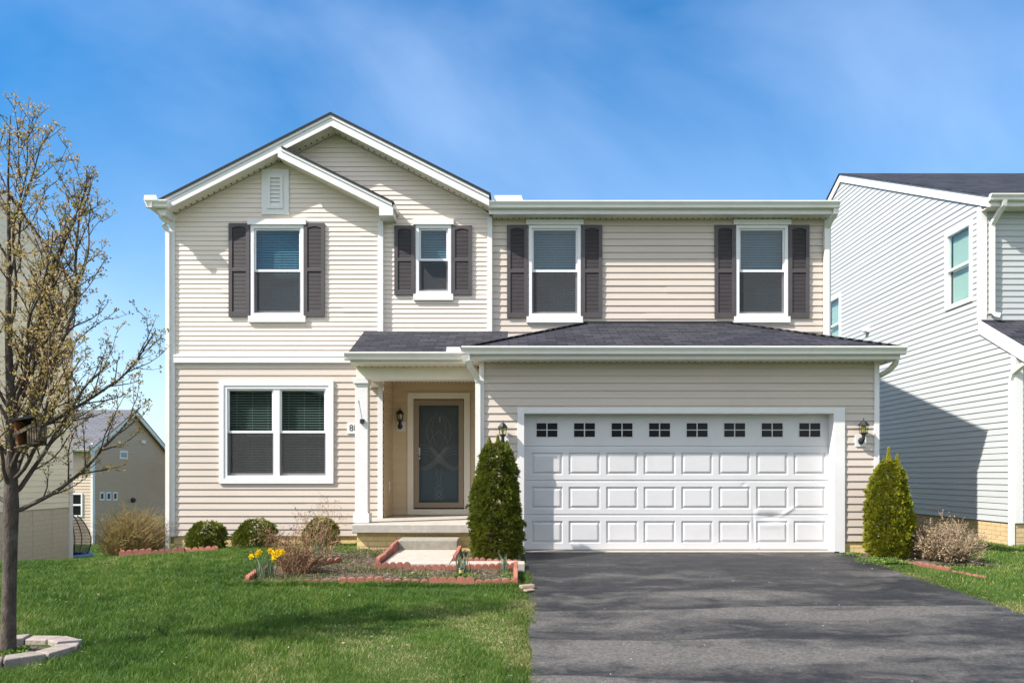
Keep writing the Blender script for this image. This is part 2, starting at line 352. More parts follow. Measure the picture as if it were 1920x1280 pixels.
M['dry'] = leaf_mat('dry_twig', [(0, (.17, .12, .07)), (.5, (.29, .215, .13)), (1, (.42, .33, .22))], trans=0)
M['olive'] = leaf_mat('olive_twig', [(0, (.16, .09, .035)), (.5, (.24, .155, .06)), (1, (.31, .24, .085))], trans=0)
M['rose'] = leaf_mat('rose_twig', [(0, (.17, .085, .05)), (.6, (.26, .145, .08)), (1, (.33, .25, .11))], trans=0)
M['chip'] = leaf_mat('mulch_chip', [(0, (.07, .045, .03)), (.5, (.15, .105, .07)), (.85, (.26, .20, .14)), (1, (.44, .37, .28))], trans=0, rough=.9)
M['grass'] = leaf_mat('grass_blade', [(0, (.036, .090, .012)), (.4, (.085, .180, .020)), (.74, (.165, .260, .038)), (.86, (.29, .30, .085)), (1, (.52, .46, .23))], trans=.35, gloss=.35, rough=.5)
M['drygrass'] = leaf_mat('worn_grass_blade', [(0, (.045, .09, .015)), (.5, (.09, .15, .028)), (.75, (.18, .20, .06)), (1, (.40, .34, .17))], trans=.3, gloss=.25)
M['wood'] = plain('feeder_wood', (.17, .13, .085), rough=.85, var=.3, scale=18, stretch=(3, 3, .6))
M['rust'] = plain('feeder_rust_wood', (.22, .09, .03), rough=.85, var=.3, scale=18)
M['bluepad'] = plain('blue_pad', (.10, .22, .40), rough=.6, var=.15)
def ground_mat():
    m, nt, p = newmat('lawn_soil'); l = nt.links.new
    tcn = node(nt, 'ShaderNodeTexCoord')
    n = node(nt, 'ShaderNodeTexNoise', {'Scale': .9, 'Detail': 9, 'Roughness': .7}); l(tcn.outputs['Object'], n.inputs['Vector'])
    r = ramp(nt, [(.30, (.040, .075, .016)), (.5, (.065, .115, .024)), (.66, (.11, .15, .038)), (.8, (.19, .175, .08))]); l(n.outputs['Fac'], r.inputs['Fac'])
    n2 = node(nt, 'ShaderNodeTexNoise', {'Scale': 70, 'Detail': 4, 'Roughness': .7}); l(tcn.outputs['Object'], n2.inputs['Vector'])
    r2 = ramp(nt, [(.3, (.55, .55, .55)), (.7, (1.35, 1.35, 1.35))]); l(n2.outputs['Fac'], r2.inputs['Fac'])
    mm = node(nt, 'ShaderNodeMix', {'Factor': 1.0}, data_type='RGBA', blend_type='MULTIPLY'); l(r.outputs['Color'], mm.inputs['A']); l(r2.outputs['Color'], mm.inputs['B'])
    l(mm.outputs['Result'], p.inputs['Base Color']); p.inputs['Roughness'].default_value = .95; p.inputs['Specular IOR Level'].default_value = .1
    b = node(nt, 'ShaderNodeBump', {'Strength': .8, 'Distance': .03}); l(n2.outputs['Fac'], b.inputs['Height']); l(b.outputs['Normal'], p.inputs['Normal']); return m
M['ground'] = ground_mat()
M['soil'] = plain('bed_soil', (.10, .075, .052), rough=.95, var=.45, scale=12, bump=1, bscale=50, dirt=(.17, .145, .085), dscale=2.2)
def asphalt_mat():
    m, nt, p = newmat('sealed_asphalt'); l = nt.links.new
    tcn = node(nt, 'ShaderNodeTexCoord')
    def noise(scale, sx, sy, detail=6, rough=.6, dist=0, loc=(0, 0, 0)):
        mpn = node(nt, 'ShaderNodeMapping', {'Scale': (sx, sy, 1), 'Location': loc}); l(tcn.outputs['Object'], mpn.inputs['Vector'])
        n = node(nt, 'ShaderNodeTexNoise', {'Scale': scale, 'Detail': detail, 'Roughness': rough, 'Distortion': dist}); l(mpn.outputs['Vector'], n.inputs['Vector']); return n.outputs['Fac']
    # broom bands of sealer across the drive
    def band(sc, dist, thr, ph, sx):
        mpn = node(nt, 'ShaderNodeMapping', {'Scale': (sx, 1, 1)}); l(tcn.outputs['Object'], mpn.inputs['Vector'])
        wv = node(nt, 'ShaderNodeTexWave', {'Scale': sc, 'Distortion': dist, 'Detail': 4, 'Detail Scale': .9, 'Detail Roughness': .62, 'Phase Offset': ph}, wave_type='BANDS', bands_direction='Y', wave_profile='SAW'); l(mpn.outputs['Vector'], wv.inputs['Vector'])
        q = ramp(nt, [(0, (.25, .25, .25)), (thr, (.7, .7, .7)), (thr + .2, (1, 1, 1)), (.985, (.9, .9, .9)), (1, (.0, .0, .0))]); l(wv.outputs['Fac'], q.inputs['Fac']); return q.outputs['Color']
    b1 = band(.26, 4.6, .40, 1.1, .34); big = noise(.75, .55, 1.1, 6, .62, .6, (3, 1, 0)); mid = noise(2.6, .7, 1.25, 8, .75, .6); fine = noise(90, 1, 1, 3, .7); fine2 = noise(30, 1, 1, 5, .85)
    sy = node(nt, 'ShaderNodeSeparateXYZ'); l(tcn.outputs['Object'], sy.inputs[0])      # paler toward the street end
    wy = node(nt, 'ShaderNodeMapRange', {'From Min': 12.0, 'From Max': 5.0, 'To Min': -.14, 'To Max': .10}); l(sy.outputs['Y'], wy.inputs['Value'])
    ba = node(nt, 'ShaderNodeMath', operation='ADD'); l(big, ba.inputs[0]); l(wy.outputs[0], ba.inputs[1])
    rb = ramp(nt, [(.34, (0, 0, 0)), (.66, (1, 1, 1))]); l(ba.outputs[0], rb.inputs['Fac'])
    m1 = node(nt, 'ShaderNodeMath', operation='MULTIPLY'); l(b1, m1.inputs[0]); l(rb.outputs['Color'], m1.inputs[1])
    a = node(nt, 'ShaderNodeMath', operation='MULTIPLY_ADD'); a.inputs[1].default_value = .46; l(m1.outputs[0], a.inputs[0])
    a3 = node(nt, 'ShaderNodeMath', operation='MULTIPLY'); a3.inputs[1].default_value = .86; l(mid, a3.inputs[0]); l(a3.outputs[0], a.inputs[2])
    r = ramp(nt, [(.38, (.016, .016, .018)), (.48, (.024, .024, .026)), (.57, (.055, .053, .050)), (.76, (.112, .105, .096))]); l(a.outputs[0], r.inputs['Fac'])
    rf = ramp(nt, [(.28, (.35, .35, .35)), (.50, (.95, .95, .95)), (.66, (1.6, 1.6, 1.58)), (.78, (2.6, 2.55, 2.5))]); l(fine2, rf.inputs['Fac'])
    mm = node(nt, 'ShaderNodeMix', {'Factor': 1.0}, data_type='RGBA', blend_type='MULTIPLY'); l(r.outputs['Color'], mm.inputs['A']); l(rf.outputs['Color'], mm.inputs['B'])
    l(mm.outputs['Result'], p.inputs['Base Color']); p.inputs['Specular IOR Level'].default_value = .35
    rr = ramp(nt, [(.5, (.58, .58, .58)), (.9, (.82, .82, .82))]); l(a.outputs[0], rr.inputs['Fac']); l(rr.outputs['Color'], p.inputs['Roughness'])
    b = node(nt, 'ShaderNodeBump', {'Strength': .7, 'Distance': .008}); l(fine, b.inputs['Height']); l(b.outputs['Normal'], p.inputs['Normal']); return m
M['asphalt'] = asphalt_mat()

# ------------------------------------------------------------------ building helpers
def siding(name, mat, parent, outline, z0, z1, expo, y, holes=(), axis='x', lip=.0165, zbase=None, jseed=0, sgn=-1, joints=True):
    """Lap siding as real courses. outline(z)->(a,b) extents; axis 'x': plane y=const facing -y; 'y': plane x=const facing sgn*x.
    holes: (a0,a1,z0,z1)."""
    mb = MB(); zb = z0 if zbase is None else zbase; rs = random.Random(jseed)
    n0 = math.floor((z0 - zb) / expo); cuts = {z0, z1}
    k = n0
    while zb + k * expo < z1: cuts.add(zb + k * expo); k += 1
    for h in holes: cuts.add(h[2]); cuts.add(h[3])
    zs = sorted(c for c in cuts if z0 - 1e-6 <= c <= z1 + 1e-6)
    zs = [z for i, z in enumerate(zs) if i == 0 or z - zs[i - 1] > 1e-4]
    jt = {}
    def P(a, d, z): return (a, y - d, z) if axis == 'x' else (y + sgn * d, a, z)
    for lo, hi in zip(zs, zs[1:]):
        k = math.floor((lo + 1e-5 - zb) / expo); c0 = zb + k * expo
        wv_ = random.Random(jseed * 1000 + k).uniform(-.0022, .0022)      # courses never sit quite alike
        d0 = (lip + wv_) * (1 - (lo - c0) / expo); d1 = (lip + wv_) * (1 - (hi - c0) / expo)
        a0, b0 = outline(lo); a1, b1 = outline(hi - 1e-6)
        if b0 - a0 < .004 and b1 - a1 < .004: continue
        blocks = sorted((h[0], h[1]) for h in holes if h[2] < hi - 1e-5 and h[3] > lo + 1e-5)
        segs = []; cur = (a0, a1)
        for h0, h1 in blocks:
            segs.append((cur, (h0, h0))); cur = (h1, h1)
        segs.append((cur, (b0, b1)))
        if k not in jt: jt[k] = rs.uniform(-7, 7) if rs.random() < .85 else None
        for (l0, l1), (r0, r1) in segs:
            if r0 - l0 < .003 and r1 - l1 < .003: continue
            j = jt[k]; pcs = [(l0, l1, r0, r1, 0.0)]
            if joints and j is not None and max(l0, l1) + .3 < j < min(r0, r1) - .3:
                pcs = [(l0, l1, j, j, 0.0), (j, j, r0, r1, .003)]
            for (p0, p1, q0, q1, e) in pcs:
                f = [P(p0, d0 + e, lo), P(q0, d0 + e, lo), P(q1, d1 + e, hi), P(p1, d1 + e, hi)]
                mb.face(f)
                if abs(lo - c0) < 1e-4: mb.face([P(p0, -.004, lo), P(q0, -.004, lo), P(q0, d0 + e, lo), P(p0, d0 + e, lo)])
                if e: mb.face([P(p0, d0, lo), P(p0, d0 + e, lo), P(p1, d1 + e, hi), P(p1, d1, hi)])
    return mb.build(name, mat, parent)
GUT = [(0, 0), (-.075, 0), (-.088, .012), (-.090, .035), (-.094, .05), (-.118, .082), (-.125, .098), (-.125, .118), (-.119, .120), (-.110, .114), (-.110, .098), (-.082, .052), (-.076, .012), (-.006, .008), (-.004, .118), (0, .118)]
def gutter(parent, x0, x1, yf, ztop, name='gutter'):
    mb = MB(); mb.prism([(yf + p[0] + .125, ztop - .12 + p[1]) for p in GUT], x0, x1, 'x')
    cap = [(yf + p[0] + .125, ztop - .12 + p[1]) for p in GUT[:9]] + [(yf + .125, ztop)]
    mb.prism(cap, x0 - .003, x0 + .001, 'x'); mb.prism(cap, x1 - .001, x1 + .003, 'x')
    return mb.build(name, M['gutter'], parent)
def side_gutter(parent, y0, y1, xf, ztop, sgn=-1):
    mb = MB(); mb.prism([(xf - sgn * (.125 + p[0]), ztop - .12 + p[1]) for p in GUT], y0, y1, 'y')
    return mb.build('gutter', M['gutter'], parent)
def soffit(parent, x0, x1, y0, y1, z, slots=True):
    mb = MB(); mb.box(x0, x1, y0, y1, z, z + .015)
    x = x0 + .05
    while slots and x < x1 - .03:
        mb.box(x - .009, x + .009, y1 - .085, y1 - .03, z - .0025, z + .002, 1); x += .102
    return mb.build('soffit', [M['soffit'], M['dark']], parent)

def window(parent, x0, x1, z0, z1, y, head=True, tilt=50, double=False, casing=0.0, pitch=.045, head_w=.05, screen=True, glass=None):
    """one hung window; x0..z1 is the vinyl frame outline; y the wall plane"""
    fr = MB(); fr.ring(x0, x1, z0, z1, .055, y - .032, y + .10)
    cells = [(x0 + .055, x1 - .055)]
    if double:
        xm = (x0 + x1) / 2; fr.box(xm - .055, xm + .055, y - .02, y + .10, z0 + .055, z1 - .055)
        cells = [(x0 + .055, xm - .055), (xm + .055, x1 - .055)]
    if casing:
        c = casing; fr.ring(x0 - c, x1 + c, z0 - c, z1 + c, c, y - .045, y + .01)
    zi0, zi1 = z0 + .055, z1 - .055; zm = (zi0 + zi1) / 2 + .005
    for a, b in cells:
        fr.ring(a, b, zm - .02, zi1, .030, y + .002, y + .034, tb=.042)          # upper sash
        fr.ring(a + .001, b - .001, zi0, zm + .018, .030, y + .037, y + .066, tb=.045, tt=.034)   # lower sash
    w = fr.build('window', M['vinyl'], parent); gl = glass or M['glass']
    for a, b in cells:
        MB().box(a + .028, b - .028, y + .016, y + .020, zm + .018, zi1 - .028).build('pane', gl, w)
        MB().box(a + .028, b - .028, y + .050, y + .054, zi0 + .042, zm - .012).build('pane', gl, w)
        if screen:
            s = MB(); s.face([(a + .004, y + .008, zi0 + .012), (b - .004, y + .008, zi0 + .012), (b - .004, y + .008, zm - .02), (a + .004, y + .008, zm - .02)])
            s.build('insect_screen', M['screen'], w)
        bl = MB(); z = zi1 - .05; t = R(tilt); yb = y + .125
        bl.box(a + .004, b - .004, yb - .02, yb + .02, zi1 - .038, zi1 - .002)
        while z > zi0 + .03:
            bl.obox(((a + b) / 2, yb, z), ((b - a) / 2 - .008, 0, 0), (0, .024 * math.cos(t), -.024 * math.sin(t) * -1), (0, .0012 * math.sin(t), .0012 * math.cos(t)))
            z -= pitch
        bl.box(a + .006, b - .006, yb - .015, yb + .015, zi0 + .004, zi0 + .022)
        for q in ((.16, .5, .84) if b - a > .5 else (.22, .78)):
            bl.box(a + (b - a) * q - .002, a + (b - a) * q + .002, yb - .031, yb - .029, zi0 + .02, zi1 - .03)
        bl.tube([(b - .05, yb - .036, zi1 - .04), (b - .05, yb - .036, zm + .02)], .004, 5)
        bl.build('blind', M['slat'], w)
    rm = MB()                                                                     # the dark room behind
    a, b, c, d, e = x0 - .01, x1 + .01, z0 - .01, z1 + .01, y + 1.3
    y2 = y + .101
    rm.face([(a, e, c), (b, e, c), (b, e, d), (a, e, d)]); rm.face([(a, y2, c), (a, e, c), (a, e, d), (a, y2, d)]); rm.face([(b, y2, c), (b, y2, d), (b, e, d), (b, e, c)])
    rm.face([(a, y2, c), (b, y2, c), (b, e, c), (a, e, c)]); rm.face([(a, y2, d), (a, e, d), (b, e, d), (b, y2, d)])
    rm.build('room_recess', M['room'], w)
    if head:
        MB().box(x0 - head_w, x1 + head_w, y - .062, y + .004, z1 + .001, z1 + .098).build('head_board', M['white'], w, bevel=.004)
        MB().box(x0 - head_w + .01, x1 + head_w - .01, y - .055, y + .004, z0 - .112, z0 - .001).build('sill_board', M['white'], w, bevel=.004)
    return w
def shutter_mesh(w, h):
    """louvred shutter, origin at bottom centre back"""
    mb = MB(); st = .062; x0, x1 = -w / 2, w / 2
    mb.box(x0, x0 + st, -.032, 0, 0, h); mb.box(x1 - st, x1, -.032, 0, 0, h)
    zb, zm0, zm1, zt = .085, h * .485, h * .485 + .06, h - .055
    for a, b in ((0, zb), (zm0, zm1), (zt, h)): mb.box(x0 + st, x1 - st, -.031, 0, a, b)
    n = 8; arch = [(x0 + st, zt), (x1 - st, zt)] ; pts = []
    for i in range(n + 1):
        q = i / n; pts.append((x1 - st + (x0 + st - (x1 - st)) * q, zt - .028 + .026 * math.sin(math.pi * q)))
    mb.prism([(x1 - st, zt), (x0 + st, zt)] + pts[::-1], -.030, -.004, 'y')
    mb.box(x0 + st, x1 - st, -.004, -.001, zb, zt)
    for a, b in ((zb, zm0), (zm1, zt - .02)):
        z = a + .012
        while z < b - .006:
            mb.obox((0, -.014, z), (w / 2 - st, 0, 0), (0, .0055, .0098), (0, -.0021, .0012)); z += .0235
    return mb
SHM = {}
def shutter(parent, cx, z0, z1, w, y):
    key = (round(w, 3), round(z1 - z0, 3)); off = WL(parent)
    if key not in SHM:
        o = shutter_mesh(w, z1 - z0).build('shutter', M['shutter'], None); SHM[key] = o
    else:
        o = SHM[key].copy(); COL.objects.link(o)
    o.parent = parent; o.location = (cx - off[0], y - off[1], z0 - off[2]); return o
def lantern(parent, x, y, z, bulb, ztop):
    """coach lamp on wall plane y; z = plate centre, ztop = finial tip"""
    h = ztop - z; yc = y - .13
    base = MB(); s = h / .385
    base.prism([(x - .075, z - .09), (x + .075, z - .09), (x + .085, z - .07), (x + .085, z + .07), (x + .075, z + .09), (x - .075, z + .09), (x - .085, z + .07), (x - .085, z - .07)], y - .028, y + .002, 'y', 1)
    base.lathe([(0, -.055), (.03, -.045), (.046, -.01), (.044, .02), (.02, .05), (.0, .055)], (x - .01, y - .06, z - .005), 12)
    base.tube([(x - .01, y - .05, z + .0), (x, y - .10, z - .01), (x, yc, z + .03), (x, yc, z + .10 * s)], [.03, .026, .024, .03], 10)
    base.lathe([(.0, .085), (.035, .088), (.058, .108), (.062, .112), (.062, .12), (0, .121)], (x, yc, z), 6)
    for q in range(6):
        a = 2 * math.pi * (q + .5) / 6
        base.tube([(x + .056 * math.cos(a), yc + .056 * math.sin(a), z + .12), (x + .064 * math.cos(a), yc + .064 * math.sin(a), z + .245 * s)], .0045, 4)
    base.lathe([(.0, .243 * s), (.085, .240 * s), (.086, .252 * s), (.060, .285 * s), (.038, .315 * s), (.012, .330 * s), (.0085, .345 * s), (.012, .355 * s), (.006, .37 * s), (0, .385 * s)], (x, yc, z), 6)
    lamp = base.build('wall_lamp', [M['black'], M['white']], parent)
    g = MB().lathe([(.053, .121), (.060, .243 * s)], (x, yc, z), 6); g.build('lamp_glass', M['lampglass'], lamp)
    b = MB().lathe([(0, .122), (.014, .123), (.015, .15), (.030, .18), (.033, .20), (.026, .222), (.010, .232), (0, .234)], (x, yc, z), 12)
    b.build('bulb', bulb, lamp, smooth=True)
    return lamp

# ================================================================== ground
xs = np.concatenate([[-900, -400, -200, -100, -60, -40, -30, -25], np.arange(-20, 14.1, .25), [16, 20, 30, 60, 100, 200, 400, 900]])
ys = np.concatenate([[-300, -100, -40, -20, -10, -5], np.arange(-2, 24.1, .25), np.arange(25, 60, 1), [70, 100, 200, 400, 900]])
gx, gy = np.meshgrid(xs, ys); gz = terrain(gx, gy) + .012 * np.sin(gx * 1.7 + gy) * np.cos(gy * 1.3 - gx * .6) * (gx < -.4)
ix = np.arange(len(xs) * len(ys)).reshape(len(ys), len(xs))
fq = np.stack([ix[:-1, :-1], ix[:-1, 1:], ix[1:, 1:], ix[1:, :-1]], -1).reshape(-1, 4)
tag(np_mesh('lawn_ground', np.stack([gx, gy, gz], -1).reshape(-1, 3), [fq], M['ground'], smooth=True), kind='structure')

def sheet(name, poly, mat, dz, step=.3, wob=0):
    """sheet over the terrain from a polygon given as left(y)/right(y) edge functions"""
    y0, y1, lf, rf = poly; n = max(2, int((y1 - y0) / step)); V = []; fs = []; k = 24
    for i in range(n + 1):
        y = y0 + (y1 - y0) * i / n; a = lf(y) + wob * (math.sin(y * 5.1) + math.sin(y * 11.7 + 1) * .6); b = rf(y) + wob * (math.sin(y * 4.3 + 2) + math.sin(y * 13.1) * .6)
        for j in range(k + 1):
            x = a + (b - a) * j / k; V.append((x, y, G(x, y) + dz))
    for i in range(n):
        for j in range(k):
            q = i * (k + 1) + j; fs.append((q, q + 1, q + k + 2, q + k + 1))
    return np_mesh(name, np.array(V), [np.array(fs)], mat, smooth=True)
tag(sheet('driveway', (-1.0, 12.40, lambda y: .10, lambda y: 5.06), M['asphalt'], .022, .1, .012), kind='structure')
# white stone chips on the driveway
n = 34; cx = RNG.uniform(.3, 4.9, n); cy = RNG.uniform(5.5, 11.8, n)
ch = MB()
for x, y in zip(cx, cy):
    s = random.uniform(.002, .0045); z = G(x, y) + .022 + s * .4
    ch.obox((x, y, z), (s, s * .3, 0), (-s * .3, s * .8, .1 * s), (0, 0, s * .5))
tag(ch.build('gravel_crumbs', plain('white_chip', (.6, .58, .55), rough=.8)), 'pale stone crumbs scattered over the asphalt driveway', 'crumbs', kind='stuff')
# concrete apron strip under the garage door
ap = MB(); ap.box(.06, 5.0, 12.405, 12.72, -.06, .035); tag(ap.build('garage_apron', M['walk']), kind='structure')

# ================================================================== main house
DG, DL, DR, DD = 12.44, 14.0, 14.1, 15.05
house = empty('house', (0, 14, 0), 'large two storey beige house with a white garage door and dark shutters', 'house')
H = house
XL = PX(323, DL)                     # left wall edge
XG0, XG1 = PX(902, DG), PX(1643, DG)
XR = 5.45
zg_eave = PZ(650, 12.02)
# --- apex data
AX, AZ = PX(620, 13.66), PZ(211, 13.66)
SL = .505
def rake(x): return AZ - SL * abs(x - AX)
zbig = lambda x: rake(x) - .22       # underside of fascia
SX = PX(523, 13.64); SZ = PZ(272, 13.64); SS = .495
zsmall = lambda x: SZ - SS * (x - SX) - .20
XS = PX(714, DL)                     # small gable right corner
# band between floors
zb0, zb1 = PZ(680, 13.97), PZ(664, 13.97)
E2 = .0832; E1 = .1175
# frames
def wr(a, b, t, c, D): return (PX(a, D), PX(b, D), PZ(c, D), PZ(t, D))
wUL = wr(471, 570, 423, 593, DL); wMID = wr(780, 846, 423, 552, DL + .05); wR1 = wr(991.5, 1088.5, 423, 594, DR); wR2 = wr(1379.5, 1476.5, 423, 594, DR)
wLL = wr(421, 617, 723, 897, DL)
z_sid0 = PZ(1004, DL)
def inv(zf, z, x0, x1):              # x where zf(x) = z between x0, x1
    for _ in range(40):
        xm = (x0 + x1) / 2
        if (zf(xm) - z) * (zf(x0) - z) <= 0: x1 = xm
        else: x0 = xm
    return (x0 + x1) / 2
# left lower wall (beige)
siding('front_wall', M['beige'], H, lambda z: (XL, PX(712, DL)), z_sid0, zb0, E1, DL, [(wLL[0] - .08, wLL[1] + .08, wLL[2] - .08, wLL[3] + .08)], jseed=3)
# left upper gable wall (cream)
def o_left(z):
    a, b = XL, XS
    if z > zbig(XL): a = AX - (AZ - .22 - z) / SL
    if z > zsmall(XS): b = SX + (SZ - .20 - z) / SS
    return (a, max(a, b))
ztopL = min(zbig(SX), zsmall(SX)) 
zx = SX
for i in range(400):
    q = SX - .6 + i * .003
    if zbig(q) >= zsmall(q): zx = q; break
ztopL = zsmall(zx)
siding('gable_wall', M['cream'], H, o_left, zb1, ztopL, E2, DL, lip=.0125, holes= [(wUL[0], wUL[1], wUL[2], wUL[3])], jseed=5)
# middle gable wall
YM = DL + .05
XMR = PX(918, YM)
def o_mid(z):
    a, b = XS, XMR
    if z > zsmall(XS): a = max(XS - 3, SX + (SZ - .20 - z) / SS) - .3
    a = max(a, AX - (AZ - .22 - z) / SL); b = min(b, AX + (AZ - .22 - z) / SL)
    return (a, max(a, b))
siding('gable_wall', M['cream'], H, o_mid, PZ(640, YM), AZ - .225, E2, YM, lip=.0125, holes= [(wMID[0], wMID[1], wMID[2], wMID[3])], jseed=8)
# upper right wall
zRs = PZ(396, DR)
siding('front_wall', M['beige'], H, lambda z: (XMR, XR), PZ(650, DR), zRs, E1, DR, [(wR1[0], wR1[1], wR1[2], wR1[3]), (wR2[0], wR2[1], wR2[2], wR2[3])], jseed=12, zbase=PZ(610, DR))
# garage front wall
gd0, gd1, gdz = PX(983, DG), PX(1562, DG + .0), PZ(775, DG)
gt0, gt1, gtz = PX(970, DG), PX(1583, DG), PZ(764, DG)
zgs = PZ(670, 12.4)
siding('garage_wall', M['beige'], H, lambda z: (XG0, XG1), PZ(1014, DG), zgs, E1, DG, [(gt0 + .02, gt1 - .02, -1, gtz - .02)], jseed=21)
# side walls / back / shells (real closed house)
for bxx in ((XL + .004, XL + .15, DL + .004, 23.3, z_sid0 - .02, 5.75), (XR - .15, XR - .004, DR + .004, 23.3, -.1, PZ(396, DR)), (XG1 - .15, XG1 - .004, DG + .004, DR, 0, zgs), (XG0 + .004, XG0 + .12, DG + .004, DD + .2, -.1, zgs)):
    MB().box(*bxx).build('side_wall', M['beige'], H)
MB().box(XL + .15, XR - .15, 23.15, 23.3, -.1, 5.8).build('back_wall', M['beige'], H)
zt = PZ(396, DR); g2 = MB(); g2.face([(XR - .03, DR, zt), (XR - .03, 23.3, zt), (XR - .03, 18.7, zt + 1.55)]); g2.build('gable_wall', M['beige'], H)
fl = MB(); fl.box(XL + .16, XR - .16, DD + .5, 23.1, 2.70, 2.85); fl.build('floor_slab', M['room'], H)
# porch recess walls
PW = PX(718, DL)
zpc = PZ(717, 15.05) - .03                    # porch ceiling
zfl = PZ(964, DD)                    # porch floor at door
siding('porch_wall', M['porch'], H, lambda z: (PW, XG0), zfl, zpc + .1, E1, DD, [(PX(768, DD), PX(878, DD), zfl - .1, PZ(740, DD))], jseed=31, zbase=zfl)
siding('porch_wall', M['porch'], H, lambda z: (DL, DD), zfl, zpc + .1, E1, PW, axis='y', sgn=1, jseed=33, zbase=zfl)
# foundations
fb = MB(); fb.box(XL + .02, PX(664, 12.9), DL + .015, DL + .25, -.5, z_sid0 + .005); fb.build('foundation', M['brick'], H); fb = MB(); fb.box(PX(1572, DG), XG1 - .01, DG + .012, DG + .2, -.4, PZ(1014, DG) + .005)
fb.build('foundation', M['brick'], H); fb = MB(); fb.box(XG0 + .01, PX(975, DG), DG + .012, DG + .2, -.4, PZ(1014, DG) + .005)
fb.build('foundation', M['brick'], H)
# white corner posts, band board
def post(x0, x1, z0, z1, y, d=.03, t=.05): MB().box(x0, x1, y - d, y + t, z0, z1).build('corner_post', M['white'], H, bevel=.003)
post(PX(317.5, DL - .03), PX(327.5, DL - .03), z_sid0 - .01, zbig(XL) + .02, DL)
post(PX(709, DL), PX(719, DL), PZ(622, DL), PZ(402, 13.66), DL, .03, .06)
post(PX(914, YM), PX(923, YM), PZ(640, YM), PZ(398, 13.8), YM, .03, .08)
post(PX(1545, DR), PX(1557, DR), PZ(640, DR), zRs, DR)
post(PX(898.5, DG), PX(908, DG), PZ(1014, DG), zgs, DG)
post(PX(1638, DG), PX(1647.5, DG), PZ(1016, DG), zgs, DG)
post(PX(708.5, DL), PX(718, DL), zfl - .02, zpc + .05, DL, .02, .02)
bb = MB(); bb.prism([(DL - .055, zb0), (DL - .055, zb0 + .10), (DL - .062, zb0 + .105), (DL - .062, zb0 + .125), (DL - .01, zb1 + .012), (DL + .02, zb1 + .012), (DL + .02, zb0)], PX(327.8, DL), PX(700, DL), 'x')
bb.build('band_board', M['white'], H)
# --- rakes of the big gable
YRK = 13.67
def board(name, x0, x1, zf, hi, lo, y0, y1, mat, cutl=None):
    mb = MB(); n = 1
    mb.prism([(x0, zf(x0) + lo), (x1, zf(x1) + lo), (x1, zf(x1) + hi), (x0, zf(x0) + hi)], y0, y1, 'y'); return mb.build(name, mat, H)
XE0, XE1 = PX(303, YRK), PX(917, YRK)
big = lambda x: rake(x)
for a, b in ((XE0 - .0, AX), (AX, XE1)):
    board('rake_board', a, b, big, -.052, -.225, YRK, YRK + .03, M['white'])
    board('rake_trim', a, b, big, -.040, -.090, YRK - .018, YRK - .001, M['white'])
    rs_ = MB(); a2 = a; b2 = b
    rs_.prism([(a, big(a) - .21), (b, big(b) - .21), (b, big(b) - .19), (a, big(a) - .19)], YRK + .031, YM + .01, 'y')
    k = a + .1
    while k < b - .05:
        rs_.box(k - .009, k + .009, DL - .09, DL - .04, big(k) - .2165, big(k) - .206, 1); k += .10
    rs_.build('soffit', [M['soffit'], M['dark']], H)
rf = MB()
for a, b in ((XE0 - .03, AX), (AX, XE1 + .03)):
    rf.prism([(a, big(a) - .040), (b, big(b) - .040), (b, big(b)), (a, big(a))], YRK - .035, 18.5, 'y')
rf.build('gable_roof', M['shingleedge'], H)
# --- small gable right rake
small = lambda x: SZ - SS * (x - SX)
xs0 = SX - .03; xs1 = PX(737, 13.62)
board('rake_board', SX - .02, xs1 - .02, small, -.045, -.21, YRK - .03, YRK - .002, M['white'])
board('rake_trim', SX + .03, xs1 - .02, small, -.034, -.080, YRK - .048, YRK - .031, M['white'])
mb = MB(); mb.prism([(xs0 + .02, small(xs0 + .02) - .20), (xs1 - .02, small(xs1 - .02) - .20), (xs1 - .02, small(xs1 - .02) - .18), (xs0 + .02, small(xs0 + .02) - .18)], YRK + .001, YM, 'y'); mb.build('soffit', M['soffit'], H)
mb = MB(); mb.prism([(SX + .05, small(SX + .05) - .033), (xs1 + .015, small(xs1 + .015) - .033), (xs1 + .015, small(xs1 + .015)), (SX + .05, small(SX + .05))], YRK - .065, YM + .02, 'y'); mb.build('gable_roof', M['shingleedge'], H)
zc = small(xs1)
mb = MB(); mb.prism([(PX(710.5, 13.62), zc - .235), (xs1 - .005, zc - .235), (xs1 - .005, zc - .10), (PX(710.5, 13.62), zc - .02)], YRK - .032, YM, 'y'); mb.build('eave_return', M['white'], H)
MB().box(xs1 - .012, xs1 + .035, YRK - .02, YM - .01, zc - .12, zc - .045).build('gutter', M['gutter'], H)
# --- left eave return with its bit of gutter
zl = rake(XE0)
gx0, gx1 = PX(270, 13.55), PX(312, 13.55)
gutter(H, gx0 + .02, gx1, 13.54, PZ(374, 13.55))
side_gutter(H, 13.545, 23.3, gx0 + .005, PZ(375, 13.55) - .002, -1)
mb = MB(); zt_ = PZ(381, 13.67)
mb.prism([(gx0 + .13, zt_), (gx0 + .13, zt_ - .09), (XL - .06, zt_ - .21), (XL + .03, zt_ - .21), (XL + .03, zt_)], 13.668, 14.1, 'y'); mb.build('eave_return', M['white'], H)
mb = MB(); mb.box(gx0 + .125, XL - .01, 14.1, 23.3, zt_ - .20, zt_ - .02); mb.build('soffit', M['soffit'], H)
mb = MB(); mb.rtube([(gx0 + .18, 13.75, zt_ - .10), (gx0 + .19, 13.78, zt_ - .2), (gx0 + .26, 13.85, zt_ - .27), (XL - .10, 13.9, zt_ - .31), (XL - .055, 13.95, zt_ - .40), (XL - .055, 13.95, z_sid0 + .05), (XL - .055, 13.95, -.15)], .07, .055); mb.build('downspout', M['gutter'], H)
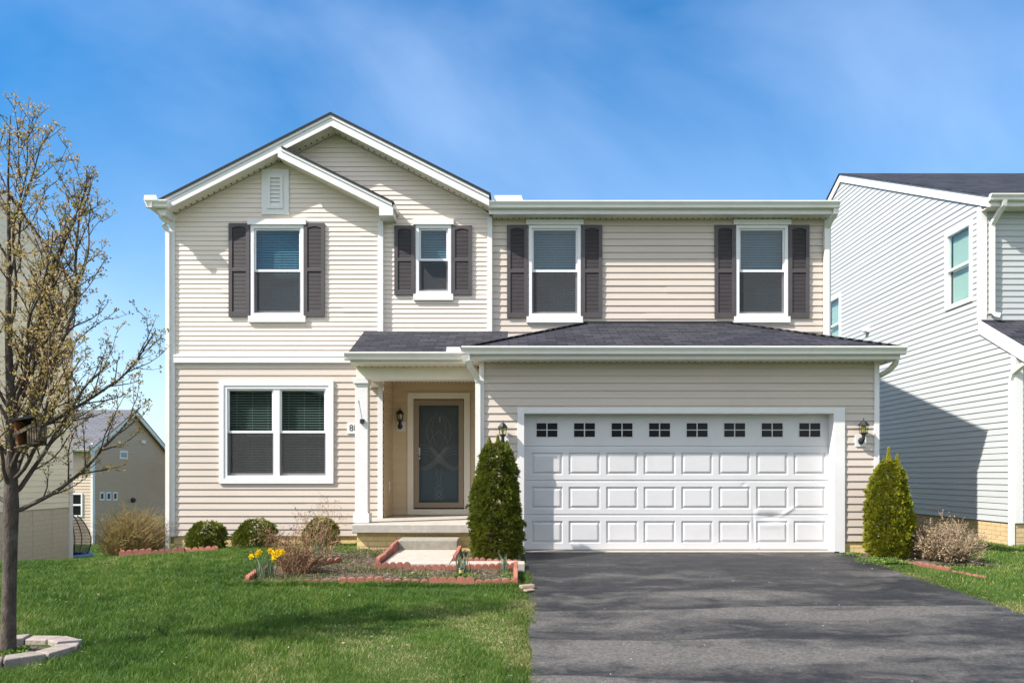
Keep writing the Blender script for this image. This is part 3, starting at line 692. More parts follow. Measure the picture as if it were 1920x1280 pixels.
def guard(x0, x1, y, z, h):
    mb = MB(); mb.prism([(x0, z), (x1, z), (x1 - .03, z + h), (x0 + .01, z + h)], y, y + .006, 'y'); mb.build('splash_guard', M['white'], H)
guard(gx0 + .0, gx0 + .24, 13.535, PZ(374, 13.54) - .01, .085)
# --- main eave on the right
YE = 13.68; ztg = PZ(375, YE)
gutter(H, PX(915.5, YE), PX(1576, YE), YE, ztg)
guard(PX(926, YE), PX(981, YE), YE + .02, ztg - .01, .10)
MB().box(PX(916, YE), XR + .06, YE + .126, YE + .15, ztg - .20, ztg - .01).build('fascia', M['white'], H)
soffit(H, PX(924, YE), XR + .06, YE + .15, DR + .01, ztg - .195)
rp = .340
mr = MB(); x0, x1 = -6.0, XR + .07
mr.prism([(YE + .05, ztg + .012), (18.7, ztg + .012 + rp * (18.7 - YE - .05)), (23.75, ztg - .05), (23.75, ztg - .09), (18.7, ztg - .03 + rp * (18.7 - YE - .05)), (YE + .05, ztg - .022)], PX(918, YE), x1, 'x')
mr.prism([(16.2, ztg + .0 + rp * 2.4), (18.7, ztg + .01 + rp * (18.7 - YE - .05)), (23.75, ztg - .06), (23.75, ztg - .09), (18.7, ztg - .04 + rp * (18.7 - YE - .05)), (16.2, ztg - .03 + rp * 2.4)], x0, PX(918, YE) - .002, 'x')
mr.build('roof', M['shingle'], H)
MB().prism([(YE + .08, ztg - .03), (18.7, ztg - .035 + rp * (18.7 - YE - .05)), (23.7, ztg - .10), (23.7, ztg - .26), (18.7, ztg - .20 + rp * (18.7 - YE - .05)), (YE + .08, ztg - .19)], XR + .03, XR + .06, 'x').build('rake_board', M['white'], H)
mb = MB(); xd = PX(1553, 13.95)
mb.rtube([(xd + .06, YE + .09, ztg - .11), (xd + .06, YE + .10, ztg - .19), (xd + .03, 13.9, ztg - .27), (xd, DR - .07, ztg - .37), (xd, DR - .07, ztg - .5), (xd, DR - .07, PZ(634, 14.05)), ], .085, .06)
mb.build('downspout', M['gutter'], H)
# --- garage hip roof
YGE = 12.02; ze = zg_eave + .01; zr = PZ(606, DR); run = DR - YGE
xl, xr = PX(876, YGE), PX(1690, YGE)
hl, hr = PX(1095, DR), PX(1372, DR)
gr = MB()
def slabtop(pts, t=.022): 
    gr.face(pts); gr.face([(p[0], p[1], p[2] - t) for p in pts][::-1])
    for i in range(len(pts)):
        a, b = pts[i], pts[(i + 1) % len(pts)]; gr.face([(a[0], a[1], a[2] - t), (b[0], b[1], b[2] - t), b, a])
slabtop([(xl, YGE + .03, ze), (xr, YGE + .03, ze), (hr, DR, zr), (hl, DR, zr)])
slabtop([(xr, YGE + .03, ze), (xr, DR + .0, ze), (hr, DR, zr)])
slabtop([(xl, YGE + .03, ze), (hl, DR, zr), (xl, DR + .0, ze)])
gr.build('garage_roof', M['shingle'], H)
for (a, b) in (((xl, YGE + .03, ze), (hl, DR - .01, zr)), ((xr, YGE + .03, ze), (hr, DR - .01, zr))):
    a, b = Vector(a), Vector(b); d = (b - a); Ln = d.length; d.normalize(); sdv = d.cross(Vector((0, 0, 1))).normalized(); up = sdv.cross(d)
    n = int(Ln / .15); cap = MB()
    for i in range(n):
        c = a + d * (Ln * (i + .5) / n); cap.obox(c + up * .010, d * (Ln / n * .56) + up * .004, sdv * .07, up * .006)
    cap.build('hip_cap', M['shingle'], H)
fls = MB()
for (a, b) in (((hl, zr), (PX(880, DR), PZ(640, DR))),): pass
fls.box(hl, hr, DR - .028, DR - .016, zr - .01, zr + .035); fls.build('flashing', M['shingleedge'], H)
gutter(H, PX(866, YGE), PX(1696, YGE), YGE - .09, PZ(648, YGE - .09))
ygf = YGE - .09 + .125
MB().box(PX(872, YGE), XG1 + .17, ygf + .001, ygf + .025, ze - .19, ze - .03).build('fascia', M['white'], H)
soffit(H, XG0 - .18, XG1 + .17, ygf + .025, DG + .012, ze - .185)
for nm, bxx in (('soffit', (XG1 + .01, XG1 + .17, DG + .012, DR, ze - .185, ze - .17)), ('fascia', (XG1 + .17, XG1 + .19, ygf, DR, ze - .19, ze - .03)), ('fascia', (XG0 - .20, XG0 - .18, ygf, DG + .4, ze - .19, ze - .03)), ('soffit', (XG0 - .18, XG0 - .01, DG + .012, DG + .5, ze - .185, ze - .17))):
    MB().box(*bxx).build(nm, M['white'] if nm == 'fascia' else M['soffit'], H)
mb = MB(); mb.rtube([(PX(876, YGE) + .0, YGE - .02, ze - .13), (PX(876, YGE) + .005, YGE - .0, ze - .21), (PX(882, 12.2), 12.1, ze - .30), (PX(894, 12.35), 12.36, ze - .42), (PX(896, 12.4), 12.40, ze - .52), (PX(896, 12.4), 12.40, .1)], .08, .06)
mb.build('downspout', M['gutter'], H)
mb = MB(); mb.rtube([(XG1 + .20, 12.2, ze - .18), (XG1 + .20, 12.25, ze - .24), (XG1 + .16, 12.35, ze - .32), (XG1 + .08, 12.5, ze - .385), (XG1 + .035, 12.6, ze - .42), (XG1 + .035, 12.62, ze - .55), (XG1 + .035, 12.62, .1)], .07, .055)
mb.build('downspout', M['gutter'], H)
# --- porch roof, beam, column
YPE = 12.42; zpe = PZ(658, YPE); zpt = PZ(621, DL)
xp0 = PX(653, YPE); xp1 = PX(683, DL); xq = PX(878, YPE)
pr = MB(); P4 = [(xp0, YPE + .04, zpe), (xq + .6, YPE + .04, zpe), (xq + .6, DL - .0, zpt), (xp1, DL - .0, zpt)]
gr = pr; slabtop(P4); slabtop([(xp0, YPE + .04, zpe), (xp1, DL, zpt), (xp0, DL, zpe)]); pr.build('porch_roof', M['shingle'], H)
gutter(H, PX(645, YPE - .09), PX(866, YPE), YPE - .09, PZ(659, YPE - .09)); 
guard(PX(836, YPE - .1), PX(866, YPE - .1), YPE - .08, PZ(659, YPE - .09) - .01, .085)
ypf = YPE + .036
MB().box(PX(656, YPE), XG0 - .205, ypf, ypf + .022, zpe - .19, zpe - .04).build('fascia', M['cream_trim'], H)
soffit(H, PX(658, YPE), XG0 - .21, ypf + .022, 12.87, zpe - .185)
MB().box(PX(655, YPE), PX(655, YPE) + .02, ypf + .03, DL - .02, zpe - .19, zpe - .03).build('fascia', M['cream_trim'], H)
XB0 = PX(668, 12.85)
bm = MB(); bm.box(XB0, XG0 - .085, 12.85, 13.07, PZ(711.5, 12.85), zpe - .186); bm.box(XB0, XB0 + .2, 13.071, DL - .025, PZ(711.5, 12.85), zpe - .186); bm.build('porch_beam', M['cream_trim'], H, bevel=.003)
pc = MB(); pc.box(XB0 + .201, XG0 - .001, 13.071, DD + .02, zpc + .03, zpc + .045)
k = XB0 + .25
while k < XG0 - .03: pc.box(k - .008, k + .008, DD - .12, DD - .03, zpc + .026, zpc + .031, 1); k += .07
pc.build('porch_ceiling', [M['soffit'], M['dark']], H)
zs1 = PZ(979, 12.9)
c0, c1 = PX(665.5, 12.86), PX(689.5, 12.86)
co = MB(); co.box(c0, c1, 12.86, 13.06, zs1 + .14, PZ(711.5, 12.85) - .0)
col = co.build('porch_column', M['white'], H, bevel=.004)
MB().box(c0 - .025, c1 + .025, 12.835, 13.085, zs1, zs1 + .15).build('column_base', M['white'], col, bevel=.005)
MB().box(c0 - .025, c1 + .012, 12.83, 13.085, PZ(718.5, 12.84), PZ(708, 12.84)).build('column_cap', M['white'], col, bevel=.004)
br = MB(); xb, zbk = PX(679.5, 12.86), PZ(789.5, 12.86)
br.box(xb - .032, xb + .032, 12.82, 12.859, zbk - .034, zbk + .034); br.tube([(xb + .005, 12.81, zbk + .03), (PX(673.5, 12.8), 12.78, PZ(753, 12.8))], .0045, 5)
br.lathe([(0, -.03), (.010, -.02), (.009, .0), (0, .035)], (PX(673.3, 12.8), 12.78, PZ(753, 12.8)), 6); br.build('flag_bracket', M['black'], H)
# slab, its brick face
ys0 = 12.62
sb = MB(); sx0, sx1 = PX(660, ys0), XG0 + .0
sb.prism([(ys0, zs1 - .155), (ys0 - .012, zs1 - .14), (ys0 - .012, zs1 - .02), (ys0, zs1 - .008), (DD + .05, zfl), (DD + .05, zs1 - .155)], sx0, sx1, 'x'); sb.build('porch_slab', M['slab'], H, bevel=.012)
fbk = MB(); fbk.box(sx0 + .06, sx1 - .01, ys0 + .10, DL, -.3, zs1 - .1555); fbk.build('porch_foundation', M['brick'], H)
# 88 plaque on the wall behind the column
pl = MB(); px0, px1, pz0, pz1 = PX(651.5, DL), PX(690, DL), PZ(813, DL), PZ(791.5, DL)
pl.box(px0, px1, DL - .03, DL - .012, pz0, pz1); plq = pl.build('house_number_plaque', M['white'], H, bevel=.004)
def text_obj(body, size, loc, mat, parent, name):
    cu = bpy.data.curves.new(name, 'FONT'); cu.body = body; cu.size = size; cu.extrude = .001; cu.align_x = 'LEFT'
    o = bpy.data.objects.new(name, cu); COL.objects.link(o)
    dg = bpy.context.evaluated_depsgraph_get(); me = bpy.data.meshes.new_from_object(o.evaluated_get(dg)); bpy.data.objects.remove(o)
    me.name = name; me.materials.clear(); me.materials.append(mat); o2 = bpy.data.objects.new(name, me); COL.objects.link(o2)
    off = WL(parent); o2.parent = parent; o2.location = (loc[0] - off[0], loc[1] - off[1], loc[2] - off[2]); o2.rotation_euler = (R(90), 0, 0); return o2
text_obj('88', .155, (PX(655.3, DL), DL - .0325, PZ(807.5, DL)), M['black'], plq, 'house_number')
# --- windows and shutters
window(H, *wUL, DL, tilt=60); window(H, *wMID, YM, tilt=60); window(H, *wR1, DR, tilt=60); window(H, *wR2, DR, tilt=60)
window(H, *wLL, DL, head=False, double=True, casing=.085, tilt=16, glass=M['glasslow'])
for D, prs, zz in ((DL, (449.5, 590), (596, 423)), (DR, (970, 1109.5), (595.5, 422.5)), (DR, (1358.5, 1497), (595.5, 422.5))):
    for p in prs: shutter(H, PX(p, D), PZ(596, DR), PZ(423, DR), .365, D - .012)
for p in (759, 866): shutter(H, PX(p, YM), PZ(553.5, YM), PZ(424, YM), .36, YM - .012)
# --- attic vent
vx0, vx1, vz0, vz1 = PX(491.5, DL), PX(542.5, DL), PZ(403, DL), PZ(318.5, DL)
av = MB(); av.ring(vx0, vx1, vz0, vz1, .10, DL - .034, DL + .01); av.ring(vx0 + .1, vx1 - .1, vz0 + .1, vz1 - .1, .055, DL - .055, DL)
a, b, c, d = vx0 + .155, vx1 - .155, vz0 + .155, vz1 - .155; n = 7
for i in range(n):
    z = c + (d - c) * i / n; av.face([(a, DL - .042, z), (b, DL - .042, z), (b, DL - .018, z + (d - c) / n), (a, DL - .018, z + (d - c) / n)]); av.face([(a, DL - .018, z), (b, DL - .018, z), (b, DL - .042, z), (a, DL - .042, z)])
av.build('attic_vent', M['white'], H)
# --- garage door
DY = DG + .19
tr = MB(); tr.box(gt0, gd0, DG - .035, DY + .05, PZ(1036, DG), gtz); tr.box(gd1, gt1, DG - .035, DY + .05, PZ(1036, DG), gtz); tr.box(gd0, gd1, DG - .035, DY + .05, gdz, gtz)
tr.build('garage_door_trim', M['white'], H, bevel=.004)
x0, x1, z0, z1 = gd0 + .002, gd1 - .002, .045, gdz + .02
dx = .0075; nx = int((x1 - x0) / dx); nz_ = int((z1 - z0) / dx)
ax_ = np.linspace(x0, x1, nx + 1); az_ = np.linspace(z0, z1, nz_ + 1); XX, ZZ = np.meshgrid(ax_, az_)
hh = np.zeros_like(XX)
per = 70.35 / F * DY
pc0 = PX(1025.5, DY)
zl_ = [PZ(v, DY) for v in (837, 901, 965)]
for zq in zl_: hh += -.016 * np.exp(-((ZZ - zq) / .007) ** 2)
for r0, r1 in ((889, 849), (953, 913), (1017, 977)):
    a0, a1 = PZ(r0, DY), PZ(r1, DY)
    for c in range(8):
        cx_ = pc0 + c * per; w2 = 29 / F * DY
        dd = np.minimum(np.minimum(XX - (cx_ - w2), (cx_ + w2) - XX), np.minimum(ZZ - a0, a1 - ZZ))
        hh += np.interp(dd, [-.001, 0.005, .013, .022, .044, .048], [0, -.019, -.019, -.016, -.0005, 0])
def bump2(px, py, sx, sy, a, rot=0):
    cx_, cz_ = PX(px, DY), PZ(py, DY); u = (XX - cx_) * math.cos(rot) + (ZZ - cz_) * math.sin(rot); v = -(XX - cx_) * math.sin(rot) + (ZZ - cz_) * math.cos(rot)
    return a * np.exp(-(u / sx) ** 2 - (v / sy) ** 2)
hh += bump2(1448, 970, .17, .06, -.034, -.1) + bump2(1478, 958, .14, .028, .012, .55) + bump2(1413, 985, .02, .2, -.009, .05) + bump2(1420, 960, .05, .05, .008) + bump2(1395, 908, .05, .03, -.006, .6) + bump2(1420, 1026, .03, .03, .006, .6) + bump2(1445, 985, .2, .05, .006)
hh += .0016 * np.sin(XX * 2.3 + 1) * np.sin(ZZ * 5) + .0010 * np.sin(XX * 7 + ZZ * 3)
V = np.stack([XX, DY - hh, ZZ], -1).reshape(-1, 3)
ix = np.arange(len(V)).reshape(nz_ + 1, nx + 1); fq = np.stack([ix[:-1, :-1], ix[:-1, 1:], ix[1:, 1:], ix[1:, :-1]], -1).reshape(-1, 4)
gdoor = np_mesh('garage_door', V, [fq], M['door'], H, smooth=True)
for c in range(8):
    cx_ = PX(1025.5, DY) + c * per; w2 = 19.5 / F * DY; a0, a1 = PZ(818.5, DY), PZ(793, DY)
    g = MB(); g.box(cx_ - w2 - .012, cx_ + w2 + .012, DY - .006, DY + .02, a0 - .012, a1 + .012, 1)
    zmid = (a0 + a1) / 2
    for sx in (-1, 1):
        for s0, s1 in ((a0, zmid - .007), (zmid + .007, a1)):
            xa, xb_ = (cx_ - w2, cx_ - .009) if sx < 0 else (cx_ + .009, cx_ + w2)
            g.box(xa, xb_, DY - .009, DY - .0055, s0, s1, 0)
    g.build('garage_window', [M['blackglass'], M['door']], gdoor)
sl2 = MB(); sl2.box(x0, x1, DY - .008, DY + .03, .036, .047); sl2.build('door_seal', M['black'], gdoor)
MB().box(x0 - .01, x1 + .01, DY + .09, DY + .11, 0, z1 + .05).build('door_backing', M['dark'], gdoor)
# --- lamps
lantern(H, PX(1612.5, DG), DG, PZ(826, DG), M['bulb'], PZ(782, 12.35)); lantern(H, PX(943, DG), DG, PZ(829, DG), M['bulb'], PZ(786, 12.35))
lantern(H, PX(752, DD), DD, PZ(799, DD), M['clearbulb'], PZ(763, 14.95))
# --- front door
d0, d1, dz0, dz1 = PX(764, DD - .02), PX(881.5, DD - .02), zfl, PZ(736, DD - .02)
ft = MB(); ft.box(d0, d0 + .115, DD - .035, DD + .08, dz0, dz1); ft.box(d1 - .115, d1, DD - .035, DD + .08, dz0, dz1); ft.box(d0 + .115, d1 - .115, DD - .035, DD + .08, dz1 - .115, dz1); ft.box(d0 + .115, d1 - .115, DD - .03, DD + .08, dz0, dz0 + .10)
ft.build('door_trim', M['cream_trim'], H, bevel=.004)
a, b, c, d = PX(776.5, DD), PX(869.5, DD), PZ(951.5, DD), PZ(749.5, DD)
sdm = MB(); sdm.ring(a, b, c, d, .095, DD - .03, DD + .01, tb=.10, tt=.105); sd_ = sdm.build('storm_door', M['stormframe'], H, bevel=.004)
ga, gb, gc, gd_ = a + .095, b - .095, c + .10, d - .105
MB().box(ga, gb, DD - .008, DD - .004, gc, gd_).build('pane', M['glassdark'], sd_)
ln = MB(); xm = (ga + gb) / 2; hw = (gb - ga) / 2; hgt = gd_ - gc; yl = DD - .0115
def curve(fn, n=26):
    pts = [fn(i / n) for i in range(n + 1)]; pts = [(xm + u * hw, yl, gc + v * hgt) for u, v in pts if -1 <= u <= 1]
    if len(pts) > 2: ln.tube(pts, .0013, 4)
for s in (-1, 1):
    for k in range(4):      # crossing sweeps that tie a lattice in the middle
        curve(lambda t, s=s, k=k: (s * (-1 + 2 * t), .415 + .022 * k + .085 * math.sin((2 * t - 1) * 2.1) * (1 + .12 * k)))
        curve(lambda t, s=s, k=k: (s * (.62 - .16 * k - (1.0 - .12 * k) * t), .37 + .01 * k + (.20 - .012 * k) * t))
    curve(lambda t, s=s: (s * (.10 + .52 * math.sin(t * 2.7)), .52 + .36 * t)); curve(lambda t, s=s: (s * (.05 + .30 * math.sin(t * 3.0)), .55 + .38 * t))
    curve(lambda t, s=s: (s * (.42 * math.cos(t * 1.57)), .62 + .12 * t)); curve(lambda t, s=s: (s * (.10 + .04 * math.sin(t * 6)), .36 - .18 * t))
    curve(lambda t, s=s: (s * .22 * math.sin(t * 6.28 + .3), .03 + .15 * t)); curve(lambda t, s=s: (s * .14 * math.sin(t * 6.28 + 1.3), .02 + .13 * t))
ln.build('leaded_ornament', M['came'], sd_)
hd = MB(); hx, hz = PX(785.5, DD), PZ(849, DD); hd.box(hx + .0, hx + .03, DD - .045, DD - .031, hz - .05, hz + .10); hd.tube([(hx + .015, DD - .04, hz), (hx + .012, DD - .075, hz), (hx - .06, DD - .08, hz + .002)], .008, 6); hd.box(hx + .003, hx + .03, DD - .045, DD - .031, hz - .12, hz - .075)
hd.build('door_handle', M['steel'], sd_)
idm = MB(); yi = DD + .10; idm.box(a + .02, b - .02, yi, yi + .045, c + .01, d - .01)
for u0, u1 in ((.13, .44), (.56, .87)):
    for v0, v1 in ((.07, .36), (.42, .72), (.78, .94)):
        q0, q1, w0, w1 = a + (b - a) * u0, a + (b - a) * u1, c + (d - c) * v0, c + (d - c) * v1
        idm.ring(q0, q1, w0, w1, .025, yi - .010, yi - .001); idm.box(q0 + .05, q1 - .05, yi - .008, yi - .001, w0 + .05, w1 - .05)
fd = idm.build('front_door', M['innerdoor'], H)
kn = MB(); kn.lathe([(0, -.055), (.018, -.04), (.010, 0), (.020, .03), (.012, .05), (0, .055)], (PX(824, DD), yi - .03, PZ(786, DD)), 8); kn.build('door_knocker', M['white'], fd)
ob = MB(); ob.box(PW + .012, PW + .03, 14.55, 14.62, PZ(921, 14.6), PZ(903, 14.6)); ob.build('outlet_cover', M['white'], H)

# ================================================================== steps, walk, beds
ste = MB(); ste.prism([(12.22, -.05), (12.605, -.05), (12.605, .245), (12.24, .238), (12.22, .222)], PX(747, 12.24), PX(858.5, 12.24), 'x')
tag(ste.build('concrete_step', M['concrete'], bevel=.015), 'low rough concrete step below the porch slab', 'step')
wk = MB(); wk.prism([(10.72, -.1), (12.215, -.1), (12.215, .08), (10.72, .035)], -1.84, -.93, 'x'); wk.box(-.926, .085, 10.72, 11.06, -.1, .034)
tag(wk.build('walkway', M['walk'], bevel=.006), kind='structure')
# planting beds (mulch soil)
def bed(name, x0, x1, y0, y1, dz):
    nx, ny = int((x1 - x0) / .06) + 1, int((y1 - y0) / .06) + 1
    X_, Y_ = np.meshgrid(np.linspace(x0, x1, nx), np.linspace(y0, y1, ny))
    Z_ = terrain(X_, Y_) + dz + .014 * np.sin(X_ * 9 + Y_ * 5) * np.sin(Y_ * 8 - X_ * 3) + RNG.uniform(-.008, .008, X_.shape)
    i = np.arange(X_.size).reshape(ny, nx); f = np.stack([i[:-1, :-1], i[:-1, 1:], i[1:, 1:], i[1:, :-1]], -1).reshape(-1, 4)
    return tag(np_mesh(name, np.stack([X_, Y_, Z_], -1).reshape(-1, 3), [f], M['soil'], smooth=True), kind='structure')
bed('flower_bed', -3.35, -.04, 9.68, 10.72, .035); bed('flower_bed', -3.35, -1.86, 10.72, 12.7, .035); bed('flower_bed', -.91, .04, 11.08, 12.43, .03)
bed('flower_bed', 5.08, 6.9, 11.3, 12.4, .02); bed('flower_bed', -6.5, -3.35, 13.25, 14.0, .02)
beds = [(-3.35, -.04, 9.68, 10.72), (-3.35, -1.86, 10.72, 12.7), (-.91, .04, 11.08, 12.43)]
# chips
C = []
for x0, x1, y0, y1 in beds:
    k = int((x1 - x0) * (y1 - y0) * 1500); X_ = RNG.uniform(x0, x1, k); Y_ = RNG.uniform(y0, y1, k); C.append(np.stack([X_, Y_, terrain(X_, Y_) + .047], 1))
C = np.concatenate(C); n = len(C); az = RNG.uniform(0, 6.28, n); U = np.stack([np.cos(az), np.sin(az), RNG.normal(0, .25, n)], 1); Nn = np.stack([RNG.normal(0, .35, n), RNG.normal(0, .35, n), np.ones(n)], 1)
V, f = leaves(C, U, Nn, RNG.uniform(.015, .05, n), RNG.uniform(.008, .02, n))
tag(np_mesh('mulch_chips', V, [f], M['chip'], rnd=RNG.uniform(0, 1, n) ** 1.3), 'brown bark mulch covering the flower beds', 'mulch', kind='stuff')

# --- scalloped red edging pieces
def edging_mesh(n=5, r=.055, h=.105, t=.05):
    mb = MB(); pts = [(0, -.08)]
    pts = [(n * 2 * r, -.08), (0, -.08)]
    for k in range(n):
        cx_ = r + 2 * r * k
        for i in range(0, 9):
            a = math.pi - math.pi * i / 8
            if i == 0 and k > 0: continue
            pts.append((cx_ + r * .995 * math.cos(a), h - r + r * .9 * math.sin(a)))
    mb.prism(pts[::-1], -t / 2, t / 2, 'y'); return mb
ED = None
def edging(x, y, ang, n_pcs, label, group, dz=0, tilt=0, L_=.55, sx=1):
    global ED
    for k in range(n_pcs):
        px, py = x + math.cos(ang) * L_ * k, y + math.sin(ang) * L_ * k
        if ED is None: ED = edging_mesh().build('edging_block', M['redblock'], bevel=.008); o = ED
        else: o = ED.copy(); COL.objects.link(o)
        xm_, ym_ = px + math.cos(ang) * L_ / 2, py + math.sin(ang) * L_ / 2
        sl_ = math.atan2(G(px + math.cos(ang) * L_, py + math.sin(ang) * L_) - G(px, py), L_)
        o.location = (px, py, G(xm_, ym_) + .008 + dz + random.uniform(-.032, .014)); o.rotation_euler = (random.uniform(-.16, .16), -sl_ + random.uniform(-.05, .05), ang + random.uniform(-.025, .025)); o.scale = (sx, 1, 1); tag(o, label, 'edging', group)
GE = 'red scalloped edging blocks of the flower beds'
edging(-3.28, 9.66, 0, 6, 'red scalloped edging block in the front row between flower bed and lawn', GE, dz=-.012)
edging(-.03, 10.66, -math.pi / 2, 2, 'red edging block on the flower bed side beside the asphalt driveway', GE, dz=.055)
edging(-3.30, 9.66, math.pi / 2 + .08, 2, 'red edging block on the left end of the flower bed beside the daffodils', GE)
edging(-1.92, 10.66, 0, 4, 'red scalloped edging block along the front of the concrete walkway', GE, dz=.02, L_=.475, sx=.863)
edging(-1.90, 10.72, math.pi / 2 - .02, 3, 'red scalloped edging block along the left side of the concrete walkway', GE, dz=.085)
edging(-.89, 11.10, math.pi / 2, 2, 'red edging block on the right side of the walkway near the tall arborvitae', GE, dz=.07)
edging(-.86, 11.09, 0, 1, 'left red edging block at the foot of the tall green arborvitae', GE, dz=.015, L_=.4, sx=.73); edging(-.45, 11.09, 0, 1, 'right red edging block at the foot of the tall green arborvitae', GE, dz=.015, L_=.45, sx=.82)
edging(-6.62, 13.22, 0, 3, 'red scalloped edging block at the left corner of the house by the twiggy bush', GE, dz=.015)
edging(-6.62, 13.26, math.pi / 2 + .3, 1, 'red edging block turning the corner beneath the brown twiggy bush', GE, dz=.05)
edging(-2.95, 10.9, .55, 1, 'red edging block standing askew behind the brown rose bush', GE, dz=.05)
edging(5.46, 11.8, -1.218, 3, 'red edging block between the dry grey bush and the right side lawn', GE, dz=-.045)

# --- stone ring and its blocks
RC = (PX(14, 6.53), 6.53)
nb = 11
for k in range(nb):
    a0 = 2 * math.pi * k / nb + .1; a1 = 2 * math.pi * (k + .94) / nb + .1; r0, r1 = .36, .545
    zc_ = G(*RC); mb = MB(); top = zc_ + .065 + random.uniform(-.008, .008)
    mb.prism([(RC[0] + r0 * math.cos(a0), RC[1] + r0 * math.sin(a0)), (RC[0] + r1 * math.cos(a0), RC[1] + r1 * math.sin(a0)), (RC[0] + r1 * math.cos(a1), RC[1] + r1 * math.sin(a1)), (RC[0] + r0 * math.cos(a1), RC[1] + r0 * math.sin(a1))], zc_ - .06, top, 'z')
    tag(mb.build('ring_stone', M['stone'], bevel=.01), 'grey brown wedge stone of the ring around the tree', 'stone block', 'wedge stones around the tree')
mb = MB(); mb.lathe([(0, .03), (.2, .028), (.37, .0)], (RC[0], RC[1], G(*RC)), 24); tag(mb.build('tree_soil', M['soil']), kind='structure')
# loose broken brick at the driveway edge
for q, (x, y, s, lb) in enumerate(((.10, 9.35, .075, 'larger broken tan brick chunk at the left edge of the driveway'), (.12, 9.13, .05, 'smaller flat tan brick chip at the left edge of the driveway'))):
    mb = MB(); mb.obox((x, y, G(x, y) + .045), (s, .02, .005), (-.02, s * .55, 0), (0, .004, .022 if q == 0 else .010)); tag(mb.build('brick_chunk', plain('tan_brick_chip', (.28, .21, .155), rough=.9, var=.25, scale=30), bevel=.008), lb, 'brick')

# ================================================================== neighbours
# --- right neighbour
XN = 9.06
def yN(px): return XN * F / (px - VX)
yc, yb, yp = yN(1840), 30.0, yN(1578)
nb_ = empty('house', (XN, yc, 0), 'pale blue grey sided house beside the driveway on the right', 'house')
zge = PZ(362, yc); zpk = PZ(325, yp); sln = (zpk - zge) / (yp - yc); ybk = yp + (yp - yc)
zfb = PZ(961.5, yN(1712)); EN = .117
WN = [(yN(1822), yN(1776.5), PZ(578, yN(1776.5)), PZ(442, yN(1776.5)))]
WN.append((yN(1576), yN(1576) + .9, WN[0][2], WN[0][3]))
yf = yN(1905); zp_t = PZ(601, yc) + .0; zp_e = PZ(640, yf)
def o_n(z):
    a = yc if z > zp_t else yf + max(0, (z - (zp_e - .22))) / max(.01, (zp_t - .22 - zp_e + .22)) * (yc - yf) if z > zp_e - .22 else yf
    a = min(a, yc)
    b = ybk
    t = (z - (zge - .26)) / sln
    if t > 0: a = max(a, yc + t); b = min(b, ybk - t)
    return (a, max(a, b))
siding('side_wall', M['blue'], nb_, o_n, zfb, zpk - .26, EN, XN, [(w[0] - .05, w[1] + .05, w[2] - .05, w[3] + .05) for w in WN], axis='y', sgn=-1, lip=.0150, jseed=44)
siding('front_wall', M['blue'], nb_, lambda z: (XN + .02, XN + 9), PZ(600, yc), zge - .25, EN, yc, jseed=45)
siding('garage_wall', M['blue'], nb_, lambda z: (XN + .02, XN + 9), zfb, zp_e - .2, EN, yf, jseed=46)
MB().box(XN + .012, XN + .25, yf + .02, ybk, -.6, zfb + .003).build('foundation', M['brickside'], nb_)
MB().box(XN + .25, XN + 9, yf + .02, yf + .2, -.6, zfb + .003).build('foundation', M['brick'], nb_)
cp = MB(); cp.box(XN - .02, XN + .10, yc - .02, yc + .12, PZ(600, yc), zge - .24); cp.build('corner_post', M['white'], nb_, bevel=.003)
cp = MB(); cp.box(XN - .02, XN + .12, yf - .02, yf + .12, zfb, zp_e - .2); cp.build('corner_post', M['white'], nb_, bevel=.003)
rk = MB()
yo = yc - .32
rk.prism([(yo, zge - .32 * sln - .24), (yp, zpk - .24), (yp, zpk - .03), (yo, zge - .32 * sln - .03)], XN - .05, XN - .015, 'x'); rk.prism([(yp, zpk - .24), (ybk + .3, zge - .3 * sln - .24), (ybk + .3, zge - .3 * sln - .03), (yp, zpk - .03)], XN - .05, XN - .015, 'x')
rk.build('rake_board', M['white'], nb_)
rr = MB(); rr.prism([(yo - .04, zge - .36 * sln - .03), (yp, zpk - .03), (ybk + .3, zge - .3 * sln - .03), (ybk + .3, zge - .3 * sln), (yp, zpk), (yo - .04, zge - .36 * sln)], XN - .08, XN + 9.5, 'x'); rr.build('roof', M['shingle'], nb_)
ge = zge - .36 * sln
gutter(nb_, XN - .06, XN + 9.4, yo - .13, ge + .0)
MB().box(XN - .015, XN + 9, yo, yc + .01, ge - .21, ge - .19).build('soffit', M['soffit'], nb_)
MB().box(XN - .015, XN + 9, yo - .004, yo + .02, ge - .2, ge - .03).build('fascia', M['white'], nb_)
mb = MB(); mb.rtube([(XN + .22, yo - .06, ge - .1), (XN + .22, yo - .04, ge - .2), (XN + .20, yc - .22, ge - .32), (XN + .17, yc - .07, ge - .48), (XN + .17, yc - .07, ge - .6), (XN + .17, yc - .07, PZ(588, yc)), (XN + .22, yc - .12, PZ(592, yc)), (XN + .28, yc - .14, PZ(594, yc))], .085, .065); mb.build('downspout', M['gutter'], nb_)
